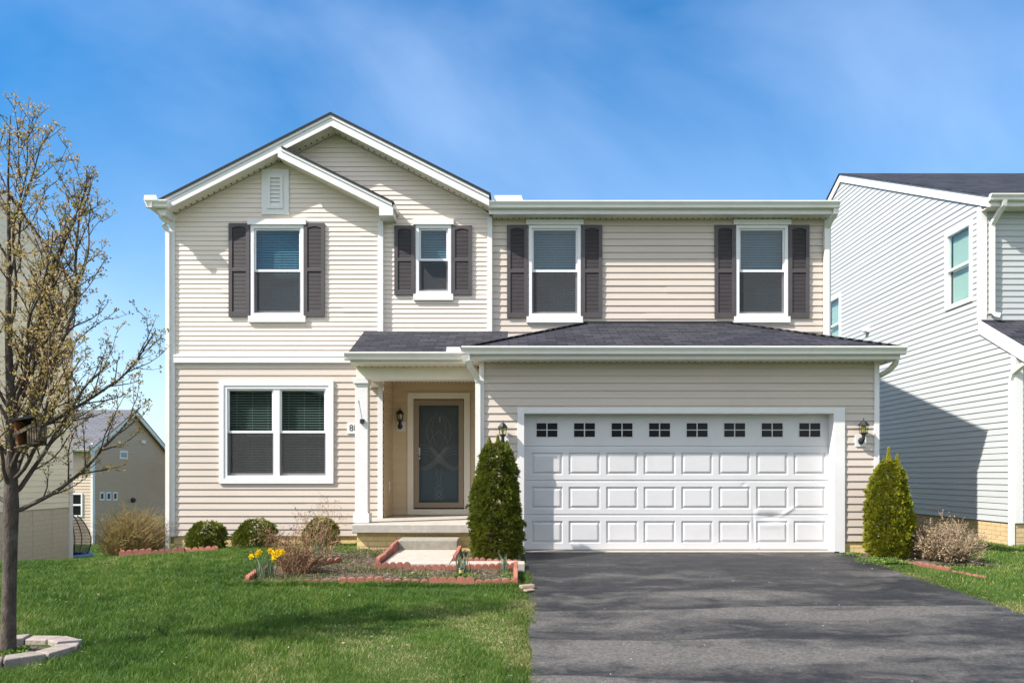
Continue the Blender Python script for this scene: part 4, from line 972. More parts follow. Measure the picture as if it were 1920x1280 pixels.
# pent roof over its garage
spn = (zp_t - zp_e) / (yc - yf); yo2 = yf - .3; ze2 = zp_e - .3 * spn
mb = MB(); mb.prism([(yo2, ze2), (yc - .01, zp_t), (yc - .01, zp_t - .02), (yo2, ze2 - .02)], XN - .015, XN + 9.4, 'x'); mb.build('garage_roof', M['shingle'], nb_)
mb = MB(); mb.prism([(yo2, ze2 + .004), (yc + .02, zp_t + .012), (yc + .02, zp_t - .25), (yo2, ze2 - .25)], XN - .045, XN - .012, 'x'); mb.build('rake_board', M['white'], nb_)
gutter(nb_, XN - .04, XN + 9.3, yo2 - .13, ze2 - .0)
mb = MB(); mb.rtube([(XN + .15, yo2 - .05, ze2 - .11), (XN + .15, yo2 - .0, ze2 - .2), (XN + .02, yf - .14, ze2 - .3), (XN - .05, yf - .0, ze2 - .42), (XN - .055, yf + .04, ze2 - .55), (XN - .055, yf + .04, -.1)], .085, .065); mb.build('downspout', M['gutter'], nb_)
for w in WN:
    a, b, c, d = w; fr = MB()
    def bar(y0, y1, z0, z1, d0=-.035, d1=.06): fr.box(XN + d0, XN + d1, y0, y1, z0, z1)
    bar(a - .05, a + .04, c - .05, d + .05); bar(b - .04, b + .05, c - .05, d + .05); bar(a + .04, b - .04, c - .05, c + .04); bar(a + .04, b - .04, d - .04, d + .05); bar(a + .04, b - .04, (c + d) / 2 - .025, (c + d) / 2 + .025, -.02, .06)
    wi = fr.build('window', M['vinyl'], nb_)
    MB().box(XN + .02, XN + .024, a + .04, b - .04, (c + d) / 2 + .025, d - .04).build('pane', M['glassclear'], wi); MB().box(XN + .045, XN + .049, a + .04, b - .04, c + .04, (c + d) / 2 - .025).build('pane', M['glassclear'], wi)
    bl = MB(); z = d - .06
    while z > c + .05: bl.obox((XN + .10, (a + b) / 2, z), (.009, 0, .019), (0, (b - a) / 2 - .05, 0), (.001, 0, -.0007)); z -= .036
    bl.build('blind', M['slat'], wi)
    rm = MB(); rm.box(XN + .3, XN + 1.2, a, b, c, d); rm.build('room_recess', M['room'], wi)
vt = MB(); yv, zv = yN(1628), PZ(616, yN(1628)); vt.prism([(XN - .14, zv - .07), (XN, zv - .11), (XN, zv + .07), (XN - .05, zv + .07)], yv - .09, yv + .09, 'y'); vt.build('dryer_vent', M['white'], nb_)
for bxx in ((XN + .35, XN + 9, yf + .35, yf + .5, zfb, zp_e - .3), (XN + 8.9, XN + 9, yf, ybk, -.5, zge - .3), (XN + .2, XN + 8.88, ybk - .1, ybk, -.5, zge - .3)): MB().box(*bxx).build('back_wall', M['blue'], nb_)

# --- left neighbour
XLn = -9.7
def yL(px): return XLn * F / (px - VX)
yLc = yL(133.5); zLe = PZ(552, yLc); yLp = yLc - 2.28; zLp = zLe + .53 * 2.28; zLf = PZ(950, yLc)
ln_ = empty('house', (XLn, yLc, 0), 'tall cream sided house with bare concrete basement behind the tree on the left', 'house')
def o_l(z):
    a, b = yLc - 4.5, yLc
    t = (z - zLe) / .53
    if t > 0: a += t; b -= t
    return (a, max(a, b))
siding('side_wall', M['greysiding'], ln_, o_l, zLf, zLp, .117, XLn, axis='y', sgn=1, lip=.010, jseed=51)
bw_ = MB(); bw_.box(XLn - .25, XLn - .012, yLc - 4.5, yLc - .03, -2.2, zLf + .004)
for yv in (yL(63), yL(99), yL(30)): bw_.box(XLn - .012, XLn - .004, yv - .012, yv + .012, -2.2, zLf - .01)
bw_.build('basement_wall', M['formwall'], ln_)
MB().box(XLn - .10, XLn + .025, yLc - .09, yLc + .03, -2.2, zLe - .05).build('corner_post', M['white'], ln_)
MB().box(XLn - 9, XLn - .1, yLc - .02, yLc, -2.2, zLe).build('back_wall', M['greysiding'], ln_)
MB().box(XLn - 9, XLn - .02, yLc - 4.5, yLc - 4.4, -2.2, zLe).build('front_wall', M['greysiding'], ln_)
rk = MB(); rk.prism([(yLc + .16, zLe - .16 * .53 - .0), (yLp, zLp + .0), (yLp, zLp + .2), (yLc + .16, zLe - .16 * .53 + .2)], XLn + .015, XLn + .05, 'x'); rk.prism([(yLp, zLp), (yLc - 4.85, zLe - .16), (yLc - 4.85, zLe + .04), (yLp, zLp + .2)], XLn + .015, XLn + .05, 'x'); rk.build('rake_board', M['white'], ln_)
rr = MB(); rr.prism([(yLc + .19, zLe - .19 * .53 + .2), (yLp, zLp + .2), (yLc - 4.85, zLe + .04), (yLc - 4.85, zLe + .08), (yLp, zLp + .24), (yLc + .19, zLe - .19 * .53 + .24)], XLn - 9.3, XLn + .08, 'x'); rr.build('roof', M['shingle'], ln_)
MB().prism([(yLc - .0, zLe - .2), (yLc + .165, zLe - .16), (yLc + .165, zLe - .02), (yLc - .0, zLe + .05)], XLn - .1, XLn + .013, 'x').build('eave_return', M['white'], ln_)

# --- far tan house
XF = -20.7; y1_, y2_ = 38.7, 46.7
fh = empty('house', (XF, y1_, -2.2), 'distant tan gabled house with grey roof beyond the bare brown bush', 'house')
zE = PZ(834, y1_); zP = PZ(770, (y1_ + y2_) / 2); zB = PZ(1009, y1_) - .6
fsl = (zP - zE) / ((y2_ - y1_) / 2)
def o_f(z):
    t = max(0, (z - zE) / fsl); return (y1_ + t, max(y1_ + t, y2_ - t))
def fy(px): return -XF * F / (VX - px)
siding('gable_wall', M['tan'], fh, o_f, zB, zP - .02, .15, XF, axis='y', sgn=1, lip=.02, jseed=61, joints=False)
wa, wb_ = PX(132, y1_), PX(155.5, y1_); wz0, wz1 = PZ(968, y1_), PZ(924, y1_)
siding('front_wall', plain('sunlit_tan_siding', (.55, .45, .34), rough=.5, var=.03), fh, lambda z: (XF - 9, XF), zB, zE, .15, y1_, [(wa, wb_, wz0, wz1)], lip=.02, jseed=62, joints=False)  # sunlit copy of the tan siding, its brightness put into the colour
MB().box(PX(171, y1_), XF + .04, y1_ - .05, y1_ + .15, zB, zE + .1).build('corner_post', M['white'], fh)
rf = MB(); rf.prism([(y1_ - .45, zE - .45 * fsl), ((y1_ + y2_) / 2, zP), (y2_ + .4, zE - .4 * fsl), (y2_ + .4, zE - .4 * fsl + .06), ((y1_ + y2_) / 2, zP + .06), (y1_ - .45, zE - .45 * fsl + .06)], XF - 9.3, XF + .22, 'x'); rf.build('roof', M['greyshingle'], fh)
rk = MB()
for a, b, za, zb_ in ((y1_ - .45, (y1_ + y2_) / 2, zE - .45 * fsl, zP), ((y1_ + y2_) / 2, y2_ + .4, zP, zE - .4 * fsl)):
    rk.prism([(a, za - .22), (b, zb_ - .22), (b, zb_ - .002), (a, za - .002)], XF + .15, XF + .21, 'x')
rk.build('rake_board', M['white'], fh)
gutter(fh, XF - 9.2, XF + .15, y1_ - .58, zE - .45 * fsl + .03)
w1 = MB(); w1.ring(wa, wb_, wz0, wz1, .07, y1_ - .06, y1_ + .05); w1.box(wa + .07, wb_ - .07, y1_ - .05, y1_ + .05, (wz0 + wz1) / 2 - .04, (wz0 + wz1) / 2 + .04); w1.box(wa + .07, wb_ - .07, y1_ + .01, y1_ + .03, wz0 + .07, wz1 - .07, 1); w1.build('window', [M['vinyl'], M['blackglass']], fh)
for pxa, pxb in ((186, 194.5), (198.5, 207), (211, 219)):
    a, b = fy(pxa), fy(pxb); c, d = PZ(938, a), PZ(922, a); w1 = MB()
    w1.box(XF - .02, XF + .04, a, a + .08, c, d); w1.box(XF - .02, XF + .04, b - .08, b, c, d); w1.box(XF - .02, XF + .04, a + .08, b - .08, c, c + .08); w1.box(XF - .02, XF + .04, a + .08, b - .08, d - .08, d); w1.box(XF - .02, XF + .022, a + .08, b - .08, c + .08, d - .08, 1); w1.build('window', [M['vinyl'], M['blackglass']], fh)
a, b = fy(223.5), fy(238.5); c, d = PZ(860, a), PZ(844, a); w1 = MB(); w1.box(XF - .02, XF + .04, a, b, c, d); w1.box(XF + .04, XF + .05, a + .12, b - .12, c + .1, d - .1, 1); w1.build('window', [M['vinyl'], plain('pale_pane', (.32, .35, .36), rough=.2)], fh)
MB().box(XF, XF + .10, fy(264), fy(270), PZ(831, fy(266)), PZ(825, fy(266))).build('wall_vent', M['white'], fh)
ml = MB().tube([(XF, fy(247), PZ(937, fy(247))), (XF + .2, fy(247), PZ(938, fy(247)))], [.14, .10], 8); ml.build('floodlight', M['black'], fh)  # small dark floodlight on the gable wall, gives no light
MB().box(XF - .2, XF + .02, y1_ + .05, y2_, zB - .3, zB + .75).build('foundation', plain('grey_foundation', (.22, .20, .17), rough=.9, var=.15), fh)
# --- second far house
y3 = 52.0; x3 = PX(306, y3)
sh2 = empty('house', (x3, y3, -2.2), 'farthest house sliver with brown roof between the tan house and the corner post', 'house')
ze3 = PZ(848, y3); zm3 = PZ(902, y3)
siding('front_wall', plain('far_cream_siding', (.52, .47, .40), rough=.5), sh2, lambda z: (x3, x3 + 9), zm3, ze3, .15, y3, lip=.02, joints=False, jseed=1)
siding('front_wall', plain('far_blue_siding', (.34, .39, .46), rough=.5), sh2, lambda z: (x3, x3 + 9), zB - 1, zm3, .15, y3, lip=.02, joints=False, jseed=2)
MB().box(x3 - .12, x3 + .05, y3 - .05, y3 + .2, zB - 1, ze3).build('corner_post', M['white'], sh2)
MB().box(x3, x3 + .2, y3 + .2, y3 + 8, zB - 1, ze3).build('side_wall', M['tan'], sh2)
MB().prism([(y3 - .4, ze3 - .05), (y3 + 4, ze3 + 1.35), (y3 + 8.4, ze3 - .05), (y3 + 8.4, ze3 - .15), (y3 + 4, ze3 + 1.2), (y3 - .4, ze3 - .2)], x3 - .25, x3 + 9, 'x').build('roof', M['brownshingle'], sh2)
gutter(sh2, x3 - .3, x3 + 9, y3 - .54, ze3)
w1 = MB(); w1.ring(PX(316, y3), PX(342, y3), PZ(900, y3), PZ(856, y3), .1, y3 - .06, y3 + .05); w1.box(PX(316, y3) + .1, PX(342, y3) - .1, y3, y3 + .03, PZ(900, y3) + .1, PZ(856, y3) - .1, 1); w1.build('window', [M['vinyl'], M['blackglass']], sh2)

# --- houses across the street, mirrored in the windows
for hx, w_, lb in ((-16.2, 10.4, 'brown gabled house across the street, mirrored in the left windows'), (-5.4, 10.4, 'grey brown gabled house across the street, mirrored in the porch door'), (5.4, 10.4, 'brown gabled house across the street, mirrored in the right windows')):
    ho = empty('house', (hx, -24, -.7), lb, 'house'); a, b = hx - w_ / 2, hx + w_ / 2
    MB().prism([(a, -.8), (b, -.8), (b, 5.2), (hx, 7.6), (a, 5.2)], -34, -24, 'y').build('wall', M['tan'], ho)
    rf = MB(); rf.prism([(a - .4, 5.0), (hx, 7.62), (hx, 7.8), (a - .4, 5.18)], -34.3, -23.6, 'y'); rf.prism([(hx, 7.62), (b + .4, 5.0), (b + .4, 5.18), (hx, 7.8)], -34.3, -23.6, 'y'); rf.build('roof', M['shingleedge'], ho)
    for q in (-.25, .25):
        MB().box(hx + q * w_ - .6, hx + q * w_ + .6, -24.0, -23.95, 3.0, 4.5).build('window', M['blackglass'], ho)
    MB().box(hx - 2.4, hx + 2.4, -24.0, -23.95, -.7, 1.5).build('garage_door', M['white'], ho)

# --- trampoline behind the left house
tx, ty = -11.15, 19.6; tz = G(tx, ty)
tr_ = empty('trampoline', (tx, ty, tz), 'small netted trampoline with curved poles and blue pad behind the left house', 'trampoline')
prof = [(.47, .17), (.54, .38), (.55, .56), (.49, .76), (.39, .96), (.33, 1.04)]
MB().lathe(prof, (tx, ty, tz), 20).build('net', M['net'], tr_, smooth=True)
po = MB()
for k in range(6):
    a = 2 * math.pi * k / 6 + .35
    po.tube([(tx + r * 1.03 * math.cos(a), ty + r * 1.03 * math.sin(a), tz + z) for r, z in [(.48, -.05)] + prof + [(.25, 1.12)]], .014, 6)
po.build('pole', M['black'], tr_)
MB().lathe([(.40, .14), (.60, .10), (.63, .14), (.60, .18), (.40, .18)], (tx, ty, tz), 20).build('pad', M['bluepad'], tr_)
for k in range(4):
    a = 1.57 * k + .5; MB().tube([(tx + .5 * math.cos(a), ty + .5 * math.sin(a), tz + .12), (tx + .53 * math.cos(a), ty + .53 * math.sin(a), tz - .03)], .02, 6).build('leg', M['black'], tr_)

# ================================================================== plants
def rand_dirs(n): return unit(RNG.normal(0, 1, (n, 3)))
def conifer(name, x, y, h, rad_fn, n, mat, label, cat, group=None, zbase=None, size=.06, tips=()):
    z0 = G(x, y) if zbase is None else zbase
    root = empty(name, (x, y, z0), label, cat, group)
    MB().tube([(x, y, z0 - .05), (x, y, z0 + h * .45), (x + .01, y, z0 + h * .85)], [.035, .028, .01], 7).build('trunk', M['twig'], root)
    # clumps
    nc = n // 26
    u = RNG.uniform(0, 1, nc); t = 1 - (1 - u) ** .75; t = np.clip(t, .0, .99)
    t = RNG.uniform(.02, .985, nc * 2); keep = RNG.uniform(0, 1, nc * 2) < np.array([rad_fn(q) for q in t]) / max(rad_fn(q) for q in np.linspace(0, 1, 40)); t = t[keep]; nc = len(t)
    az = RNG.uniform(0, 6.283, nc); rr = np.array([rad_fn(q) for q in t])
    wob = 1 + .10 * np.sin(az * 3 + t * 9) + .07 * np.sin(az * 7 - t * 17); dep = 1.0 + RNG.normal(-.03, .045, nc) - .11 * (np.sin(az * 5 + t * 21) * np.sin(az * 3 - t * 33 + 1) > .35) - (RNG.uniform(0, 1, nc) < .25) * RNG.uniform(0, .4, nc)
    cr_ = rr * wob * dep
    CC = np.stack([x + cr_ * np.cos(az), y + cr_ * np.sin(az), z0 + t * h], 1)
    out = np.stack([np.cos(az), np.sin(az), np.full(nc, .9)], 1); crnd = np.clip(.5 + .14 * np.sin(az * 4 + t * 11) * np.sin(t * 17 - az * 2) + RNG.normal(0, .30, nc), 0, 1)
    k = 26; tang = np.stack([-np.sin(az), np.cos(az), np.zeros(nc)], 1)
    fan = RNG.uniform(-1, 1, (nc, k)); lenf = RNG.uniform(.3, 1.0, (nc, k))
    fdir = unit(out + RNG.normal(0, .25, (nc, 3))); fside = unit(np.cross(fdir, RNG.normal(0, 1, (nc, 3)))); fn = np.cross(fdir, fside)
    U = fdir[:, None] * 1.0 + fside[:, None] * fan[..., None] * .9 + RNG.normal(0, .15, (nc, k, 3))
    B = CC[:, None] + fdir[:, None] * (lenf[..., None] * size * .8) + fside[:, None] * (fan * lenf)[..., None] * size * .8
    U = U.reshape(-1, 3); B = B.reshape(-1, 3); Nn = np.repeat(fn, k, 0) + RNG.normal(0, .3, (nc * k, 3))
    V, f = leaves(B, U, Nn, RNG.uniform(.35, .8, nc * k) * size, RNG.uniform(.15, .32, nc * k) * size, .05)
    rnd = np.clip(np.repeat(crnd, k) * .55 + RNG.uniform(0, .5, nc * k), 0, 1)
    Vs, Fs, Rn = [V], [f], [rnd]; o = len(V)
    for (tx_, ty_, th, tr2, tb) in tips:
        m = 420; tt = RNG.uniform(0, 1, m); a = RNG.uniform(0, 6.28, m); r = tr2 * (1 - tt) * RNG.uniform(.5, 1, m)
        B = np.stack([tx_ + r * np.cos(a), ty_ + r * np.sin(a), tb + tt * th], 1); U = np.stack([.3 * np.cos(a), .3 * np.sin(a), np.ones(m)], 1)
        V, f = leaves(B, U, rand_dirs(m), RNG.uniform(.02, .05, m), RNG.uniform(.007, .014, m)); Vs.append(V); Fs.append(f + o); o += len(V); Rn.append(RNG.uniform(.6, 1, m))
    np_mesh('foliage', np.concatenate(Vs), [np.concatenate(Fs)], mat, root, np.concatenate(Rn))
    return root
def prof_fn(pts):
    xs_, ys_ = zip(*pts); return lambda t: float(np.interp(t, xs_, ys_))
ax0, ay0 = PX(930, 11.75), 11.75; zb_ = G(ax0, ay0)
ha = PZ(832, 11.75) - zb_
sc = 11.75 / F
conifer('arborvitae', ax0, ay0, ha, prof_fn([(0, 35 * sc), (.08, 42 * sc), (.3, 44 * sc), (.5, 40.5 * sc), (.72, 34 * sc), (.86, 28 * sc), (.95, 20 * sc), (1, 6 * sc)]), 76000, M['thuja'], 'tall dark green arborvitae between the porch and the garage door', 'arborvitae', zbase=zb_, size=.05,
        tips=[(ax0 - .10, ay0, .13, .05, zb_ + ha - .05), (ax0 + .03, ay0 - .02, .16, .05, zb_ + ha - .05), (ax0 + .16, ay0, .09, .05, zb_ + ha - .07)])
bx0, by0 = PX(1666, 11.85), 11.85; zb2 = G(bx0, by0); hb = PZ(862, by0) - zb2; sc = by0 / F
conifer('arborvitae', bx0, by0, hb, prof_fn([(0, 27 * sc), (.1, 35 * sc), (.3, 38 * sc), (.55, 35 * sc), (.78, 27 * sc), (.9, 18 * sc), (.97, 10 * sc), (1, 3 * sc)]), 62000, M['thujay'], 'yellow green pointed arborvitae at the right corner of the garage', 'arborvitae', zbase=zb2, size=.045,
        tips=[(bx0 - .0, by0, .22, .04, zb2 + hb - .05), (bx0 + .13, by0, .15, .04, zb2 + hb - .09)])
for px, hw_, top, bot, lb in ((388, 31, 979, 1038, 'rounded green boxwood shrub under the large window, nearest the house corner'), (480, 34, 975, 1038, 'rounded green boxwood shrub behind the yellow daffodils'), (603, 29, 973, 1034, 'rounded green boxwood shrub beside the porch column, behind bare rose stems')):
    D = 13.5; x = PX(px, D); sc = D / F; z0 = PZ(bot, D); h_ = PZ(top, D) - z0; r = hw_ * sc
    conifer('boxwood', x, D, h_, prof_fn([(0, r * .62), (.12, r * .85), (.35, r), (.6, r * .97), (.8, r * .78), (.92, r * .5), (1, r * .15)]), 16000, M['box'], lb, 'shrub', 'boxwood shrubs along the front wall', zbase=z0, size=.05)

def twig_bush(name, x, y, rx, h, nst, mat, label, spread=1.0, rad=.004, z0=None, leafy=None, dense=2, flat=.0, seed=3):
    rs = random.Random(seed); z0 = G(x, y) if z0 is None else z0
    root = empty(name, (x, y, z0), label, 'bush'); mb = MB(); tips = []; rn = []
    def add(p, d, ln_, r, depth):
        pts = [p]; q = Vector(p); dd = Vector(d)
        for i in range(3):
            dd = (dd + Vector((rs.gauss(0, .16), rs.gauss(0, .16), rs.gauss(0, .10)))).normalized(); q = q + dd * ln_ / 3; pts.append(tuple(q))
        c = rs.random(); n0 = len(mb.f); mb.tube(pts, [r, r * .85, r * .7, r * .4], 3, cap=False); rn.extend([c] * (len(mb.f) - n0)); tips.append(tuple(q)); tips.append(pts[2])
        if depth > 0:
            for _ in range(rs.randint(2, 3)):
                b = pts[rs.randint(1, 3)]; nd = (dd + Vector((rs.gauss(0, .55), rs.gauss(0, .55), rs.gauss(.1, .4)))).normalized(); add(b, nd, ln_ * rs.uniform(.45, .7), r * .65, depth - 1)
    for k in range(nst):
        a = rs.uniform(0, 6.283); s = math.sqrt(rs.random()); bx = x + rx * .45 * s * math.cos(a); by = y + rx * .45 * s * math.sin(a)
        ex, ez = s * spread, math.sqrt(max(.05, 1 - (s * .9) ** 2))
        tgt = Vector((x + rx * s * 1.0 * math.cos(a), y + rx * s * math.sin(a), z0 + h * ez * rs.uniform(.84, 1.0))); d = tgt - Vector((bx, by, z0)); ln_ = d.length * .72
        add((bx, by, z0 - .02), d.normalized(), ln_, rad, dense)
    o = mb.build('stems', mat, root); at = o.data.attributes.new('rnd', 'FLOAT', 'FACE'); at.data.foreach_set('value', np.array(rn, np.float32))
    if leafy:
        m, per_tip, sz = leafy; T = np.array(tips); T = T[RNG.integers(0, len(T), int(len(T) * per_tip))] + RNG.normal(0, .012, (int(len(T) * per_tip), 3))
        V, f = leaves(T, rand_dirs(len(T)) + [0, 0, .4], rand_dirs(len(T)), RNG.uniform(.6, 1.3, len(T)) * sz, RNG.uniform(.3, .6, len(T)) * sz); np_mesh('leaves', V, [f], m, root, RNG.uniform(0, 1, len(T)))
    return root
D = 13.9; twig_bush('twiggy_bush', PX(252, D), D, 70 * D / F, PZ(955, D) - PZ(1048, D), 420, M['olive'], 'wide brown twiggy bush at the left corner of the house', z0=PZ(1046, D), leafy=(M['weed'], .8, .02), rad=.0055, seed=5)
D = 11.75; twig_bush('dry_bush', PX(1766, D), D, 68 * D / F, PZ(980, D) - G(PX(1766, D), D), 380, M['dry'], 'dry straw coloured bush beside the yellow green arborvitae', leafy=(M['dry'], 1.3, .03), rad=.005, seed=9)
D = 10.3; twig_bush('rose_bush', PX(552, D), D, .34, .80, 34, M['rose'], 'bare reddish rose bush next to the yellow daffodils', rad=.0066, leafy=(M['rose'], .8, .028), seed=12, dense=3)
D = 10.25; twig_bush('rose_bush', PX(545, D) + .05, D + .12, .28, .40, 24, M['rose'], 'low tangled rose bush with dead leaves in the front corner of the bed', rad=.0055, leafy=(M['rose'], 1.2, .03), seed=13, dense=3)
D = 11.6; twig_bush('rose_bush', PX(603, D), D, .26, .98, 11, M['rose'], 'taller straggly rose bush in front of the boxwood by the porch', rad=.006, leafy=(M['rose'], .7, .026), seed=14, dense=3)
def strap_plant(name, x, y, n, h, w, label, cat, mat, spread=.12, group=None, lean=.35):
    B = np.stack([x + RNG.normal(0, spread * .35, n), y + RNG.normal(0, spread * .35, n), np.zeros(n)], 1); B[:, 2] = terrain(B[:, 0], B[:, 1]) + .02
    az = RNG.uniform(0, 6.28, n); hh_ = h * RNG.uniform(.55, 1.05, n); V, q, t = blades(B, hh_, np.full(n, w) * RNG.uniform(.7, 1.2, n), hh_ * lean * RNG.uniform(.2, 1.2, n), az)
    o = np_mesh(name, V, [q, t], mat, None, np.tile(RNG.uniform(0, 1, n), 2)); return tag(o, label, cat, group)
strap_plant('iris_plant', PX(866, 10.4), 10.42, 26, .30, .020, 'grey green iris clump in front of the walkway, nearer the step', 'plant', M['iris'])
strap_plant('iris_plant', PX(946, 10.45), 10.45, 14, .27, .018, 'smaller grey green iris clump at the driveway end of the bed', 'plant', M['iris'], .07)
strap_plant('iris_plant', PX(600, 11.5), 11.45, 26, .42, .015, 'grey upright leaf clump under the taller rose bush', 'plant', M['iris'], .12)
dq = empty('daffodil', (PX(503, 10.2), 10.2, G(PX(503, 10.2), 10.2)), 'clump of yellow daffodils at the left end of the flower bed', 'flower')
n = 46; x, y = PX(503, 10.2), 10.02
B = np.stack([x + RNG.normal(0, .07, n), y + RNG.normal(0, .06, n), np.zeros(n)], 1); B[:, 2] = terrain(B[:, 0], B[:, 1]) + .02; hh_ = RNG.uniform(.18, .34, n)
V, q, t = blades(B, hh_, np.full(n, .014), hh_ * RNG.uniform(.1, .6, n), RNG.uniform(0, 6.28, n)); np_mesh('leaves', V, [q, t], M['iris'], dq, np.tile(RNG.uniform(0, 1, n), 2))
for (fx, fy_) in ((471, 1043), (483, 1039), (486, 1034), (507, 1032), (512, 1036), (515, 1043), (521, 1034), (525, 1038), (529, 1034), (513, 1048)):
    D = 9.98 + random.uniform(-.05, .05); c = Vector((PX(fx, D), D, PZ(fy_, D))); bx = x + random.uniform(-.05, .05)
    nod = Vector((random.uniform(-.7, .5), -.75, random.uniform(-.1, .35))).normalized(); mb = MB()
    u = nod.cross(Vector((0, 0, 1))).normalized(); w = u.cross(nod)
    for k in range(6):
        a = k * math.pi / 3; e = u * math.cos(a) + w * math.sin(a); s = u * -math.sin(a) + w * math.cos(a)
        mb.face([c, c + e * .024 + s * .016 - nod * .004, c + e * .048, c + e * .024 - s * .016 - nod * .004])
    mb.tube([tuple(c), tuple(c + nod * .028)], [.011, .017], 8, cap=False)
    mb.tube([tuple(c - nod * .005), tuple(c - nod * .02 - Vector((0, 0, .03))), (c.x * .6 + bx * .4, D, c.z - .12), (bx, y, G(bx, y))], .0035, 4, m=1)
    mb.build('flower', [M['petal'], M['iris']], dq)
# green weeds in beds
def tuft(x, y, r, n, h, label, name='weed_clump', mat=None):
    B = np.stack([x + RNG.normal(0, r * .5, n), y + RNG.normal(0, r * .35, n), np.zeros(n)], 1); B[:, 2] = terrain(B[:, 0], B[:, 1]) + .02 + np.abs(RNG.normal(0, h * .4, n))
    U = np.stack([RNG.normal(0, .8, n), RNG.normal(0, .8, n), RNG.uniform(.1, 1, n)], 1)
    V, f = leaves(B, U, rand_dirs(n) + [0, 0, .8], RNG.uniform(.02, .05, n), RNG.uniform(.010, .022, n), .1); return tag(np_mesh(name, V, [f], mat or M['weed'], None, RNG.uniform(0, 1, n)), label, 'weeds', kind='stuff')
tuft(PX(868, 9.95), 9.95, .15, 520, .08, 'bright green leafy weed clump around the black solar stake light')
tuft(PX(955, 9.95), 10.0, .12, 380, .06, 'bright green leafy weed clump in the right front corner of the bed')
tuft(PX(770, 10.0), 10.15, .25, 380, .02, 'low yellowish weed patch in front of the walkway edging', mat=M['weed'])
tuft(PX(640, 12.0), 12.3, .22, 420, .03, 'green weed patch beside the porch foundation, left of the column')
tuft(PX(620, 11.2), 11.1, .25, 420, .025, 'green weed patch behind the roses on the mulch')
tuft(PX(430, 13.4), 13.3, .28, 700, .05, 'dark green leafy weeds between the two left boxwoods')
tuft(PX(700, 12.2), 12.1, .22, 260, .03, 'weed patch in front of the yellow porch foundation')
tuft(PX(1665, 11.3), 11.45, .32, 900, .04, 'pale green weeds at the foot of the yellow green arborvitae')
tuft(PX(1610, 11.9), 12.1, .15, 200, .03, 'weed sprigs at the right corner of the garage door')
tuft(PX(35, 6.6), 6.5, .18, 400, .03, 'green weeds inside the stone ring around the tree')
# low sprouting weed cover in the beds
C = []
for x0, x1, y0, y1 in beds:
    k = int((x1 - x0) * (y1 - y0) * 2200); X_ = RNG.uniform(x0, x1, k); Y_ = RNG.uniform(y0, y1, k); keep = (np.sin(X_ * 3.1 + 1) * np.sin(Y_ * 4.3) + RNG.normal(0, .5, k)) > .45; C.append(np.stack([X_, Y_, terrain(X_, Y_) + .04], 1)[keep])
C = np.concatenate(C); n = len(C); V, q, t = blades(C, RNG.uniform(.02, .06, n), np.full(n, .006), RNG.uniform(.01, .05, n), RNG.uniform(0, 6.28, n)); tag(np_mesh('bed_grass', V, [q, t], M['drygrass'], None, np.tile(RNG.uniform(0, 1, n), 2)), 'thin weedy grass sprouting through the mulch', 'grass', kind='stuff')
# solar stake light
sx_, sy_ = PX(864, 9.75), 9.78; zz_ = G(sx_, sy_)
so = empty('solar_light', (sx_, sy_, zz_), 'short black solar stake light in the flower bed', 'solar light')
MB().tube([(sx_, sy_, zz_ - .05), (sx_, sy_, zz_ + .13)], .009, 6).build('stake', M['black'], so); MB().lathe([(.02, .13), (.026, .135), (.026, .18), (.02, .185)], (sx_, sy_, zz_), 10).build('lens', plain('amber_lens', (.45, .42, .14), rough=.3), so); MB().lathe([(0, .20), (.030, .198), (.036, .188), (.030, .184), (0, .184)], (sx_, sy_, zz_), 12).build('cap', M['black'], so)

